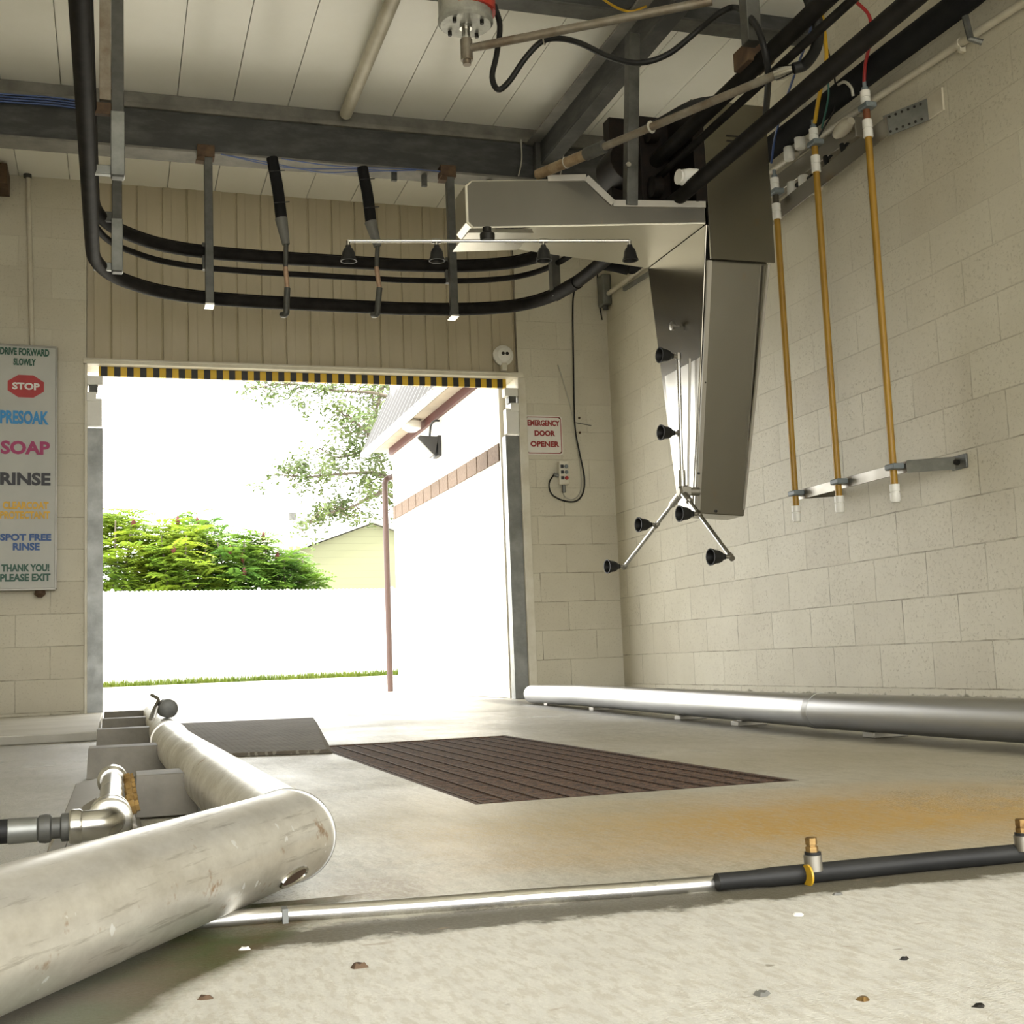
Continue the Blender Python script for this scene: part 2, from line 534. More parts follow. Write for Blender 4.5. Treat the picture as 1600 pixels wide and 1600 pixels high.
MT['lampglass'] = M('frosted_lens', (.8, .8, .78), None, .3)


# ------------------------------------------------------------------ mesh building
class MB:
    def __init__(s):
        s.v = []
        s.f = []

    def add(s, vs, fs):
        b = len(s.v)
        s.v += [V(x) for x in vs]
        s.f += [tuple(b + i for i in f) for f in fs]
        return s

    def box(s, lo, hi, rot=None, piv=None):
        x0, y0, z0 = lo
        x1, y1, z1 = hi
        vs = [V(p) for p in ((x0, y0, z0), (x1, y0, z0), (x1, y1, z0), (x0, y1, z0), (x0, y0, z1), (x1, y0, z1), (x1, y1, z1), (x0, y1, z1))]
        if rot:
            pv = V(piv) if piv else (V(lo) + V(hi)) / 2
            vs = [pv + rot @ (v - pv) for v in vs]
        return s.add(vs, [(0, 3, 2, 1), (4, 5, 6, 7), (0, 1, 5, 4), (1, 2, 6, 5), (2, 3, 7, 6), (3, 0, 4, 7)])

    def bar(s, a, b, w, h, up=(0, 0, 1)):
        a, b = V(a), V(b)
        d = (b - a).normalized()
        u = V(up)
        if abs(d.dot(u)) > .95:
            u = V((0, 1, 0))
        x = d.cross(u).normalized()
        z = x.cross(d)
        vs = []
        for p in (a, b):
            for i, j in ((-1, -1), (1, -1), (1, 1), (-1, 1)):
                vs.append(p + x * (i * w / 2) + z * (j * h / 2))
        return s.add(vs, [(0, 1, 2, 3), (7, 6, 5, 4), (0, 4, 5, 1), (1, 5, 6, 2), (2, 6, 7, 3), (3, 7, 4, 0)])

    def tube(s, path, r, n=12, caps=True):
        P = [V(p) for p in path]
        rs = r if isinstance(r, (list, tuple)) else [r] * len(P)
        T = []
        for i in range(len(P)):
            a = P[max(i - 1, 0)]
            b = P[min(i + 1, len(P) - 1)]
            T.append((b - a).normalized())
        u = T[0].orthogonal().normalized()
        vs = []
        for i, p in enumerate(P):
            u = (u - T[i] * u.dot(T[i])).normalized()
            v = T[i].cross(u)
            k = rs[i]
            for j in range(n):
                a = 2 * pi * j / n
                vs.append(p + (u * cos(a) + v * sin(a)) * k)
        fs = []
        for i in range(len(P) - 1):
            for j in range(n):
                k = (j + 1) % n
                fs.append((i * n + j, i * n + k, (i + 1) * n + k, (i + 1) * n + j))
        if caps:
            fs.append(tuple(range(n - 1, -1, -1)))
            e = (len(P) - 1) * n
            fs.append(tuple(range(e, e + n)))
        return s.add(vs, fs)

    def lathe(s, prof, origin, axis, n=20):
        """prof: list of (radius, height along axis)"""
        o, d = V(origin), V(axis).normalized()
        u = d.orthogonal().normalized()
        v = d.cross(u)
        vs, fs = [], []
        for r, h in prof:
            for j in range(n):
                a = 2 * pi * j / n
                vs.append(o + d * h + (u * cos(a) + v * sin(a)) * max(r, 1e-5))
        for i in range(len(prof) - 1):
            for j in range(n):
                k = (j + 1) % n
                fs.append((i * n + j, i * n + k, (i + 1) * n + k, (i + 1) * n + j))
        fs.append(tuple(range(n - 1, -1, -1)))
        e = (len(prof) - 1) * n
        fs.append(tuple(range(e, e + n)))
        return s.add(vs, fs)

    def hexa(s, bot, top):
        """two quads joined into a solid"""
        return s.add(list(bot) + list(top), [(3, 2, 1, 0), (4, 5, 6, 7), (0, 1, 5, 4), (1, 2, 6, 5), (2, 3, 7, 6), (3, 0, 4, 7)])

    def prism(s, poly, ext):
        n = len(poly)
        e = V(ext)
        vs = [V(p) for p in poly] + [V(p) + e for p in poly]
        fs = [tuple(range(n - 1, -1, -1)), tuple(range(n, 2 * n))]
        fs += [(i, (i + 1) % n, n + (i + 1) % n, n + i) for i in range(n)]
        return s.add(vs, fs)


ORI = {}


def finish(name, mb, mat, origin, smooth=True, bevel=0., ang=38):
    me = bpy.data.meshes.new(name)
    o = V(origin)
    me.from_pydata([v - o for v in mb.v], [], mb.f)
    bm = bmesh.new()
    bm.from_mesh(me)
    bmesh.ops.recalc_face_normals(bm, faces=bm.faces)
    bm.to_mesh(me)
    bm.free()
    me.materials.append(mat)
    if smooth:
        me.polygons.foreach_set('use_smooth', [True] * len(me.polygons))
        me.set_sharp_from_angle(angle=R_(ang))
    me.update()
    ob = bpy.data.objects.new(name, me)
    C.objects.link(ob)
    if bevel:
        b = ob.modifiers.new('bevel', 'BEVEL')
        b.width = bevel
        b.segments = 2
        b.limit_method = 'ANGLE'
        b.angle_limit = R_(40)
    return ob


def struct(name, mb, mat, bevel=0., smooth=True):
    ob = finish(name, mb, mat, (0, 0, 0), smooth, bevel)
    ob['kind'] = 'structure'
    ORI[ob] = V((0, 0, 0))
    return ob


def thing(name, label, cat, loc=(0, 0, 0), group=None):
    o = bpy.data.objects.new(name, None)
    o.empty_display_size = .05
    C.objects.link(o)
    o.location = loc
    o['label'] = label
    o['category'] = cat
    if group:
        o['group'] = group
    ORI[o] = V(loc)
    return o


def part(name, mb, mat, parent, bevel=0., smooth=True, label=None):
    ob = finish(name, mb, mat, ORI[parent], smooth, bevel)
    ob.parent = parent
    ORI[ob] = ORI[parent]
    if label:
        ob['label'] = label
    return ob


def single(name, mb, mat, label, cat, group=None, bevel=0., smooth=True, kind=None):
    xs = [v.x for v in mb.v]
    ys = [v.y for v in mb.v]
    zs = [v.z for v in mb.v]
    o = V(((min(xs) + max(xs)) / 2, (min(ys) + max(ys)) / 2, min(zs)))
    ob = finish(name, mb, mat, o, smooth, bevel)
    ob.location = o
    ob['label'] = label
    ob['category'] = cat
    if group:
        ob['group'] = group
    if kind:
        ob['kind'] = kind
    ORI[ob] = o
    return ob


def dup(root, loc, label):
    r = root.copy()
    C.objects.link(r)
    r.location = loc
    r['label'] = label
    for ch in list(root.children):
        c = ch.copy()
        C.objects.link(c)
        c.parent = r
        for g in list(ch.children):
            k = g.copy()
            C.objects.link(k)
            k.parent = c
    return r


def smooth_path(pts, k=8):
    P = [V(p) for p in pts]
    P = [P[0] * 2 - P[1]] + P + [P[-1] * 2 - P[-2]]
    out = []
    for i in range(1, len(P) - 2):
        a, b, c, d = P[i - 1:i + 3]
        for j in range(k):
            t = j / k
            out.append(.5 * ((2 * b) + (c - a) * t + (2 * a - 5 * b + 4 * c - d) * t * t + (3 * b - a - 3 * c + d) * t ** 3))
    out.append(P[-2])
    return out


def text_mb(txt, p0, xdir, zdir, wid, hei, thick=.003, bold=.03, align=None):
    """lettering filling a wid x hei box whose lower-left corner is p0"""
    cu_ = bpy.data.curves.new('lettering', 'FONT')
    cu_.body = txt
    cu_.extrude = .02
    cu_.offset = bold
    cu_.resolution_u = 3
    ob = bpy.data.objects.new('lettering', cu_)
    C.objects.link(ob)
    dg = bpy.context.evaluated_depsgraph_get()
    me = bpy.data.meshes.new_from_object(ob.evaluated_get(dg))
    bpy.data.objects.remove(ob)
    xs = [v.co.x for v in me.vertices]
    ys = [v.co.y for v in me.vertices]
    zs = [v.co.z for v in me.vertices]
    x0, x1, y0, y1, z0, z1 = min(xs), max(xs), min(ys), max(ys), min(zs), max(zs)
    xd, zd = V(xdir).normalized(), V(zdir).normalized()
    nd = xd.cross(zd)
    mb = MB()
    vs = [V(p0) + xd * ((v.co.x - x0) / (x1 - x0) * wid) + zd * ((v.co.y - y0) / (y1 - y0) * hei) + nd * ((v.co.z - z0) / (z1 - z0) * thick) for v in me.vertices]
    mb.add(vs, [tuple(p.vertices) for p in me.polygons])
    bpy.data.meshes.remove(me)
    return mb


# ================================================================== SETTING
XL, XR, YB, YF, ZC = -1.05, 3.47, -1.1, 8.4, 3.51
DX0, DX1, DZ = -.17, 2.765, 2.29          # exit door opening
GX0, GX1, GY0, GY1 = .655, 1.352, 2.352, 4.43      # floor grate

fl = MB()
for (a, b, c, d) in ((XL - .3, YB - .3, GX0, 8.75), (GX1, YB - .3, XR + .3, 8.75), (GX0, YB - .3, GX1, GY0), (GX0, GY1, GX1, 8.75)):
    fl.box((a, b, -.4), (c, d, 0))
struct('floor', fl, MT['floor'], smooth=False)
pit = MB().box((GX0 - .02, GY0 - .02, -.45), (GX1 + .02, GY1 + .02, -.28))
struct('trim_1', pit, MT['foam'], smooth=False)
ap = MB().prism([(XL, 5.66, 0), (XL, 5.64, .04), (XL, 8.41, .042), (XL, 8.41, 0)], (-.07 - XL, 0, 0))
struct('trim_2', ap, MT['outcon'], bevel=.006)

struct('wall_right', MB().box((XR, YB - .3, -.2), (XR + .25, YF + .3, ZC + .3)), MT['block_right'], smooth=False)
struct('wall_left', MB().box((XL - .25, YB - .3, -.2), (XL, YF + .3, ZC + .3)), MT['block_right'], smooth=False)
wf = MB().box((XL, YF, -.2), (DX0, YF + .3, ZC + .3)).box((DX1, YF, -.2), (XR, YF + .3, ZC + .3)).box((DX0, YF + .06, DZ), (DX1, YF + .3, ZC + .3))
struct('wall_front', wf, MT['block_front'], smooth=False)
wb = MB().box((XL, YB - .25, 2.75), (XR, YB, ZC + .3))
struct('wall_back', wb, MT['block_front'], smooth=False)

# ribbed sheet above the door
rb = MB()
per = .1625
prof = []
x = DX0 + .004
k = math.floor((x - .0) / per)
xs = []
xx = -.02 - per
while xx < DX1 + per:
    for dx, dy in ((0, .0), (.005, .008), (.010, .0), (.060, 0), (.068, .004), (.154, .004)):
        xs.append((xx + dx, dy))
    xx += per
xs = [(x, d) for x, d in xs if DX0 + .003 < x < DX1 - .003]
vs, fs = [], []
for x, d in xs:
    vs += [(x, YF + .02 + d, DZ), (x, YF + .02 + d, ZC)]
for i in range(len(xs) - 1):
    fs.append((2 * i, 2 * i + 2, 2 * i + 3, 2 * i + 1))
rb.add(vs, fs)
rb.box((DX0 + .003, YF + .035, DZ), (DX1 - .003, YF + .055, ZC))
struct('trim_3', rb, MT['panel'], smooth=False)

# lintel and jamb trims
lt = MB().box((DX0 - .02, YF - .03, DZ - .015), (DX1 + .03, YF + .05, DZ + .022)).box((DX0 - .02, YF - .045, DZ + .005), (DX1 + .03, YF - .03, DZ + .014))
struct('trim_4', lt, MT['cream'], bevel=.003)
jb = MB().box((DX1 - .01, YF - .018, 0), (DX1 + .048, YF + .30, DZ - .015))
struct('trim_5', jb, MT['cream'], bevel=.003)
jb = MB().box((DX0 - .012, YF - .016, .04), (DX0 + .006, YF + .30, DZ - .015))
struct('trim_6', jb, MT['cream'], bevel=.003)

# ceiling of long white panels
cm = MB().box((XL - .25, YB - .3, ZC + .03), (XR + .25, YF + .3, ZC + .3))
xx = .034 - .31 * 4
while xx < XR:
    cm.box((max(xx + .0025, XL), YB, ZC), (min(xx + .3075, XR), YF + .06, ZC + .03))
    xx += .31
struct('ceiling', cm, MT['ceil'], smooth=False)

# exit door: rolled up, its striped hem showing under the lintel, with guide tracks
door = MB().lathe([(.13, 0), (.13, 2.9)], (DX0 + .02, YF + .24, DZ + .16), (1, 0, 0), 24)
d1 = struct('door_1', door, MT['cream'])
part('hazard_hem', MB().box((DX0 + .075, YF + .06, DZ - .075), (DX1 - .075, YF + .085, DZ + .03)), MT['stripe'], d1, smooth=False, label='yellow and black striped hem of the door')
for sgn, xj in ((1, DX0), (-1, DX1 - .01)):
    z0 = .04 if sgn > 0 else 0.
    tr = MB()
    tr.box((min(xj, xj + sgn * .10), YF + .01, z0), (max(xj, xj + sgn * .10), YF + .03, 1.86))
    tr.box((min(xj + sgn * .09, xj + sgn * .10), YF + .03, z0), (max(xj + sgn * .09, xj + sgn * .10), YF + .10, 1.86))
    tr.box((min(xj + sgn * .05, xj + sgn * .06), YF + .03, z0), (max(xj + sgn * .05, xj + sgn * .06), YF + .10, 1.86))
    part('guide_track', tr, MT['galv'], d1, bevel=.002)
    br = MB()
    br.box((min(xj, xj + sgn * .095), YF - .01, 1.87), (max(xj, xj + sgn * .095), YF + .06, 2.05))
    br.box((min(xj, xj + sgn * .06), YF - .02, 2.03), (max(xj, xj + sgn * .06), YF + .06, 2.09))
    br.box((min(xj, xj + sgn * .10), YF - .01, 2.14), (max(xj, xj + sgn * .10), YF + .06, 2.20))
    part('track_bracket', br, MT['pvc'], d1, bevel=.004)
    part('sensor_block', MB().box((min(xj + sgn * .015, xj + sgn * .07), YF - .005, 2.09), (max(xj + sgn * .015, xj + sgn * .07), YF + .06, 2.14)), MT['tube'], d1, bevel=.003)

# ground outside
struct('ground', MB().box((-60, 8.75, -.3), (90, 22.0, -.004)).box((-60, -40, -.3), (90, YB - .3, -.004)), MT['outcon'], smooth=False)
struct('roadway', MB().box((-60, 22.0, -.3), (90, 140, -.006)), MT['asphalt'], smooth=False)

# ================================================================== OVERHEAD STEEL


def ibeam_x(name, x0, x1, y, z0, z1, label, fw_=.16):
    t = thing(name, label, 'beam', ((x0 + x1) / 2, y, z0))
    part('web', MB().box((x0, y - .012, z0 + .012), (x1, y + .012, z1 - .012)), MT['galvdark'], t)
    part('top_flange', MB().box((x0, y - fw_ / 2, z1 - .014), (x1, y + fw_ / 2, z1)), MT['flange'], t, bevel=.002)
    part('bottom_flange', MB().box((x0, y - fw_ / 2, z0), (x1, y + fw_ / 2, z0 + .014)), MT['flange'], t, bevel=.002)
    return t


BY, BZ = 7.02, 3.165
bt = thing('ceiling_beam', 'dark grey steel beam crossing the bay in front of the exit door', 'beam', (1.2, BY, BZ))
part('channel', MB().box((XL, BY - .03, BZ + .012), (XR, BY + .03, ZC - .075)), MT['galvdark'], bt)
part('top_flange', MB().box((XL, BY - .055, ZC - .105), (XR, BY + .09, ZC - .075)).box((XL, BY - .02, ZC - .075), (XR, BY + .09, ZC)), MT['flange'], bt, bevel=.003)
part('bottom_flange', MB().box((XL, BY - .065, BZ), (XR, BY + .10, BZ + .014)), MT['flange'], bt, bevel=.003)

t = thing('ceiling_beam', 'slim steel crossbeam under the ceiling behind the hanging red motor', 'beam', (1.2, 5.42, 3.40))
part('web', MB().box((XL, 5.405, 3.41), (XR, 5.435, ZC)), MT['galvdark'], t)
part('bottom_flange', MB().box((XL, 5.36, 3.40), (XR, 5.48, 3.412)), MT['tube'], t, bevel=.002)

t = thing('ceiling_beam', 'lengthwise steel channel running from the door beam towards the camera', 'beam', (2.5, 4, 3.25))
part('channel', MB().box((2.47, -1, 3.26), (2.50, BY - .06, 3.40)).box((2.47, -1, 3.245), (2.56, BY - .06, 3.26)), MT['galvdark'], t, bevel=.002)
part('top_flange', MB().box((2.40, -1, 3.385), (2.54, BY - .06, 3.399)), MT['flange'], t, bevel=.002)
part('end_post', MB().box((2.44, BY - .12, 3.10), (2.50, BY - .07, 3.41)).box((2.52, BY - .12, 3.18), (2.56, BY - .07, 3.41)), MT['tube'], t, bevel=.003)

# cream conduit tube on the ceiling
single('conduit_tube', MB().tube([(1.285, -.9, 3.455), (1.285, 6.91, 3.455)], .036, 16), MT['conduit'], 'thick cream tube fixed lengthwise along the white ceiling', 'pipe')

# ------------------------------------------------------------------ rail loop


def loop(z, dx=0., near=-.9):
    p = [(-.10 + dx, near, z), (-.10 + dx, 2.0, z), (-.10 + dx, 4.5, z), (-.10 + dx, 6.1, z)]
    c1 = smooth_path([(-.10 + dx, 6.1, z), (-.09 + dx, 6.40, z), (-.01, 6.655, z), (.138, 6.833, z), (.29, 6.935, z), (.50, 6.995, z), (.80, 7.022, z)], 6)
    c2 = smooth_path([(1.6, 7.022, z), (1.90, 6.985, z), (2.12, 6.92, z), (2.28, 6.82, z), (2.39, 6.64, z), (2.445, 6.38, z), (2.46, 6.0, z)], 6)
    return p + c1[1:] + c2 + [(2.46, 4.5, z), (2.46, 2.0, z), (2.46, near, z)]


ZL, ZU, ZM = 2.336, 2.600, 2.512
rl = thing('overhead_rail', 'black u-shaped double rail loop hanging below the ceiling', 'rail', (1.2, 3.5, ZL))
part('lower_rail', MB().tube(loop(ZL), .034, 14), MT['black'], rl)
part('upper_rail', MB().tube(loop(ZU), .034, 14), MT['black'], rl)
part('middle_rail', MB().tube([(p[0] if isinstance(p, tuple) else p.x, p[1] if isinstance(p, tuple) else p.y, ZM) for p in loop(ZM)], .017, 10), MT['black'], rl)
for P_ in (loop(ZL), loop(ZU)):
    rib = [V(p) + V((0, 0, .036)) for p in P_]
    part('rail_ridge', MB().tube(rib, .008, 6), MT['black'], rl)
# corner stay near the right bend
cst = MB().bar((2.405, 6.57, ZL - .02), (2.405, 6.57, ZU + .03), .05, .06)
part('corner_stay', cst, MT['tube'], rl, bevel=.003)
part('rail_splice', MB().tube([(2.41, 6.58, ZL + .0), (2.45, 6.33, ZL + .0)], .039, 12), MT['black'], rl)

# hangers on the front beam
lab = ['square steel hanger bolted under the door beam, left of the two', 'square steel hanger bolted under the door beam, right of the two']
for i, xh in enumerate((.505, 1.905)):
    yh = BY - .075
    t = thing('rail_hanger', lab[i], 'hanger', (xh, yh, ZL - .05), 'square hangers along the door beam')
    part('hanger_tube', MB().bar((xh, yh, ZL - .045), (xh, yh, BZ + .01), .045, .045), MT['tube'], t, bevel=.003)
    part('beam_clamp', MB().box((xh - .06, yh - .03, BZ - .035), (xh + .035, yh + .05, BZ + .035)).prism([(xh - .07, yh - .03, BZ - .06), (xh - .02, yh - .03, BZ - .06), (xh - .02, yh - .03, BZ - .03), (xh - .045, yh - .03, BZ - .02)], (0, .06, 0)), MT['rust'], t, bevel=.003)
    part('rail_plate', MB().box((xh - .035, yh + .022, ZL + .16), (xh - .01, yh + .06, ZU + .05)), MT['tube'], t, bevel=.002)
    part('foot_cap', MB().box((xh - .024, yh - .026, ZL - .055), (xh + .024, yh + .02, ZL - .045)).box((xh - .024, yh + .02, ZL - .055), (xh + .024, yh + .07, ZL - .045)), MT['chrome'], t)

# hangers on the left leg (offset inwards with short arms)
for yh, lb, zt in ((6.52, 'square steel hanger at the left bend of the rail loop', BZ), (5.23, 'square steel hanger holding the left rail, nearer than the bend', ZC)):
    xh = .016
    t = thing('side_hanger', lb, 'hanger', (xh, yh, ZL - .03), 'side hangers of the left rail')
    part('hanger_tube', MB().bar((xh, yh, ZL - .03), (xh, yh, zt), .05, .05), MT['tube'], t, bevel=.003)
    part('sleeve', MB().bar((xh, yh - .003, ZL - .025), (xh, yh - .003, ZL + .25), .056, .056), MT['galv'], t, bevel=.003)
    if zt > 3.4:
        part('outer_channel', MB().box((xh - .072, yh - .03, ZU + .03), (xh - .026, yh + .02, ZC)), MT['boom'], t, bevel=.002)
    part('lower_arm', MB().bar((-.10, yh, ZL), (xh - .02, yh, ZL), .03, .04), MT['galv'], t, bevel=.003)
    part('upper_arm', MB().bar((-.10, yh, ZU), (xh - .02, yh, ZU), .03, .05), MT['tube'] if yh > 6 else MT['rust'], t, bevel=.003)

# ceiling hanger of the right leg with a rusty bracket
t = thing('side_hanger', 'short square steel drop post with rusty bracket above the right rail', 'hanger', (2.40, 4.2, 2.66))
part('hanger_tube', MB().box((2.375, 4.16, 2.65), (2.435, 4.22, ZC)), MT['tube'], t, bevel=.003)
part('rail_bracket', MB().box((2.40, 4.22, 2.60), (2.52, 4.34, 2.68)), MT['rust'], t, bevel=.004)

# foam covered drops between the two front hangers
drops = [((425, 247), (440, 345), (447, 382), (446, 412), (449, 450), (447, 490), 'black foam covered drop line, left one between the hangers'),
         ((566, 262), (580, 350), (590, 385), (588, 412), (593, 450), (589, 490), 'black foam covered drop line, right one beside the spray bar nozzle')]
for a, b, c, d, e, f, lb in drops:
    Y0 = 6.99 - .06
    A, B, C_, D, E_, F = [onY(*q, Y0) for q in (a, b, c, d, e, f)]
    A.z = min(A.z, BZ - .002)
    t = thing('drop_line', lb, 'hose', F, 'foam covered drop lines on the rail')
    part('foam_sleeve', MB().tube(smooth_path([A, A.lerp(B, .5) + V((.006, 0, 0)), B], 4), .033, 12), MT['foam'], t)
    part('tape_wrap', MB().tube([B - (C_ - B) * .1, C_], [.036, .022], 12), MT['tape'], t)
    part('upper_rod', MB().tube([C_, D + V((0, 0, -.02))], .014, 10), MT['tube'], t)
    part('copper_rod', MB().tube([D + V((0, 0, -.02)), E_], .014, 10), MT['copper'], t)
    part('rail_hook', MB().tube(smooth_path([E_, E_.lerp(F, .6), F, F + V((-.02, .03, .0))], 4), .018, 10), MT['tube'], t)
    for q in (.25, .75):
        pt = A.lerp(B, q)
        tie = MB().tube([pt + V((-.03, -.03, 0)), pt + V((.055, -.03, .012))], .003, 6)
        part('cable_tie', tie, MT['rubber'], t)

# blue wire runs on the door beam
bw = MB()
for k_ in range(4):
    pts = [onY(q[0], q[1] + k_ * 4 - 4, BY - .075 - .004 * k_) for q in ((-60, 146), (20, 152), (80, 156), (135, 163))]
    bw.tube(smooth_path(pts, 5), .005, 6)
single('wire_bundle', bw, MT['bluewire'], 'blue wires on the door beam at far left, left of the black rail', 'wires')
bw = MB()
for k_, pts in enumerate(([(345, 241), (420, 254), (500, 269), (560, 268), (650, 266)], [(440, 248), (510, 258), (570, 262), (640, 264), (690, 268)], [(350, 242), (450, 262), (560, 264), (620, 268)])):
    bw.tube(smooth_path([onY(q[0], q[1], BY - .085 - .005 * k_) for q in pts], 6), .0035, 6)
single('wire_bundle', bw, MT['bluewire'], 'thin blue wires sagging under the door beam between the hangers', 'wires')
for i, (px, py) in enumerate(((614, 270), (661, 278), (761, 279))):
    p = onY(px, py, BY + .02)
    lb = ('small grey tab under the door beam, left of two beside the right hanger', 'small grey tab under the door beam, touching left of the right hanger', 'small grey tab under the door beam, just above the spray arm end')[i]
    single('beam_tab', MB().box((p.x - .015, BY - .01, BZ - .05 - .02 * (i == 1)), (p.x + .018, BY + .01, BZ + .001)), MT['tube'], lb, 'bracket', 'small tabs under the door beam', bevel=.002)

# ------------------------------------------------------------------ swivel motor, booms, hose
MX, MY = 1.468, 5.0
t = thing('swivel_motor', 'grey flanged swivel motor with red body hanging from the ceiling', 'motor', (MX, MY, 2.86))
part('motor_body', MB().lathe([(.118, 0), (.118, .30), (.06, .34), (.06, .44)], (MX, MY, 3.05), (0, 0, 1), 32), MT['motorgrey'], t)
part('red_housing', MB().lathe([(.121, 0), (.121, .22)], (MX + .012, MY - .004, 3.085), (0, 0, 1), 32), MT['red'], t)
pl = part('flange', MB().lathe([(.110, 0), (.121, .012), (.121, .03)], (MX, MY, 3.03), (0, 0, 1), 32), MT['motorgrey'], t)
for a in (40, 130, 220, 310):
    part('bolt', MB().lathe([(.009, -.022), (.009, 0)], (MX + .085 * cos(R_(a)), MY + .085 * sin(R_(a)), 3.033), (0, 0, 1), 10), MT['darkhole'], pl)
part('stem', MB().lathe([(.022, 0), (.022, .05), (.018, .05), (.018, .09), (.028, .09), (.028, .11)], (MX, MY, 2.925), (0, 0, 1), 16), MT['chrome'], t)
part('pipe_tee', MB().lathe([(.014, 0), (.018, .0), (.018, .02), (.027, .02), (.027, .115)], (MX, MY, 2.85), (0, 0, 1), 16).tube([(MX, MY, 2.925), (MX + .055, MY - .035, 2.925)], .018, 12), MT['boom'], t)
boomB = V((2.37, 4.43, 2.955))
part('boom_pipe', MB().tube([(MX + .05, MY - .032, 2.925), boomB], .019, 12), MT['boom'], t)
pth = [onY(*q) for q in ((772, 8, 5.02), (781, 40, 5.02), (776, 85, 5.0), (769, 120, 5.0), (778, 140, 4.98), (795, 128, 4.97), (820, 92, 4.94), (845, 66, 4.9), (870, 60, 4.88), (905, 67, 4.84), (955, 90, 4.78), (1000, 98, 4.72), (1045, 84, 4.66), (1090, 48, 4.6), (1125, 20, 4.5), (1150, 12, 4.46), (1175, 30, 4.15), (1190, 60, 4.05), (1200, 110, 4.10), (1198, 160, 4.30), (1194, 206, 4.55))]
single('rubber_hose', MB().tube(smooth_path(pth, 5), .013, 10), MT['rubber'], 'black rubber hose looping down from the red motor and across to the right rail', 'hose')
single('cable_tie', MB().lathe([(.024, -.003), (.024, .003)], onY(850, 62, 4.9), (1, -.6, .02), 14), MT['greyhose'], 'pale tie binding the black hose to the motor pipe', 'tie')
yw = smooth_path([onZ(*q, 3.38) for q in ((930, -10), (960, 10), (985, 18), (1010, 10))], 6)
single('yellow_hose', MB().tube(yw, .006, 8), MT['yellhose'], 'short yellow hose above the motor pipe at the top edge', 'hose')

# stained swing pipe resting over the spray arm, with a bent hose at its far end
b0, b1 = onZ(840, 273, 2.47), onZ(1212, 117, 2.47)
t = thing('swing_pipe', 'long stained steel pipe with copper coloured left end crossing above the spray arm', 'pipe', b0.lerp(b1, .5))
cpl = b0.lerp(b1, .27)
part('stained_end', MB().tube([b0, cpl], .024, 14), MT['tan'], t, label='rust and copper coloured end of the pipe')
part('pipe', MB().tube([cpl, b1], .017, 14), MT['boom'], t)
part('coupling', MB().tube([cpl + (b0 - b1).normalized() * .05, cpl + (b1 - b0).normalized() * .06], .028, 14), MT['tube'], t)
e1 = onZ(1240, 108, 2.47)
part('hose_fitting', MB().tube([b1, b1.lerp(e1, .35), e1], [.024, .026, .02], 12), MT['chrome'], t, label='bright metal hose fitting')
hp = [onY(*q) for q in ((1240, 107, e1.y), (1258, 100, e1.y - .02), (1275, 75, e1.y - .1), (1278, 40, e1.y - .15), (1268, 10, e1.y - .15), (1255, -30, e1.y - .15))]
part('bent_hose', MB().tube(smooth_path(hp, 5), .022, 12), MT['rubber'], t, label='black hose bending up from the pipe end')
hz = [onZ(*q, 2.495) for q in ((930, 238), (985, 212), (1030, 190), (1080, 163), (1120, 155))]
part('strapped_cable', MB().tube(smooth_path(hz, 5), .016, 10), MT['rubber'], t)
for q in (.14, .30, .52):
    pt = b0.lerp(b1, q)
    part('cable_tie', MB().lathe([(.027, -.002), (.027, .002)], pt, (b1 - b0), 12), MT['greyhose'], t)

# two pale straps on the beam
for px, lb in ((814, 'thin pale cable hanging on the door beam, left of the two beside the post'), (879, 'thin pale cable at the door beam, right of the two beside the post')):
    pts = [onY(px, 218, BY - .07), onY(px + 1, 250, BY - .075), onY(px - 4, 275, BY - .08)]
    single('thin_cable', MB().tube(smooth_path(pts, 4), .004, 6), MT['greyhose'], lb, 'cable', 'thin cables on the door beam')

# ------------------------------------------------------------------ inverted-L spray arm
AYf, AYb, ATf, ATb = 5.0, 5.66, 5.27, 5.44
zb = 2.21
xi, xo = 2.575, 2.905
t = thing('spray_arch', 'stainless inverted-L spray arch hanging from the right rail', 'spray arch', (2.74, 5.35, .88))


def lerp(a, b, k):
    return a + (b - a) * k


# horizontal box: tip on the left, tapering in depth
tipx = 1.515
# front face outline (x, z) with y following the taper


def fy(x):
    k = (xi - x) / (xi - tipx)
    return lerp(AYf, ATf, k)


def by(x):
    k = (xi - x) / (xi - tipx)
    return lerp(AYb, ATb, k)


ch = .028
out = [(tipx, zb + ch), (tipx + ch, zb), (xi, zb), (xi, 2.298), (2.165, 2.312), (2.05, 2.435), (tipx + .03, 2.435), (tipx, 2.41)]
n = len(out)
hb = MB()
hb.add([(x, fy(x), z) for x, z in out] + [(x, by(x), z) for x, z in out],
       [tuple(range(n)), tuple(range(2 * n - 1, n - 1, -1))] + [(i, n + i, n + (i + 1) % n, (i + 1) % n) for i in range(n)])
hp_ = part('horizontal_box', hb, MT['steellit'], t, bevel=.003, smooth=False)
fcv = MB()
o2 = [(tipx + .012, zb + ch + .004), (tipx + ch + .004, zb + .008), (xi - .004, zb + .008), (xi - .004, 2.292), (2.163, 2.306), (2.047, 2.429), (tipx + .034, 2.429), (tipx + .012, 2.408)]
fcv.add([(x, fy(x) - .004, z) for x, z in o2] + [(x, fy(x) + .001, z) for x, z in o2],
        [tuple(range(n)), tuple(range(2 * n - 1, n - 1, -1))] + [(i, n + i, n + (i + 1) % n, (i + 1) % n) for i in range(n)])
part('shaded_front_face', fcv, MT['steelshaded'], hp_, smooth=False)  # thin added sheet carrying the painted shade of the front face
fr = MB()
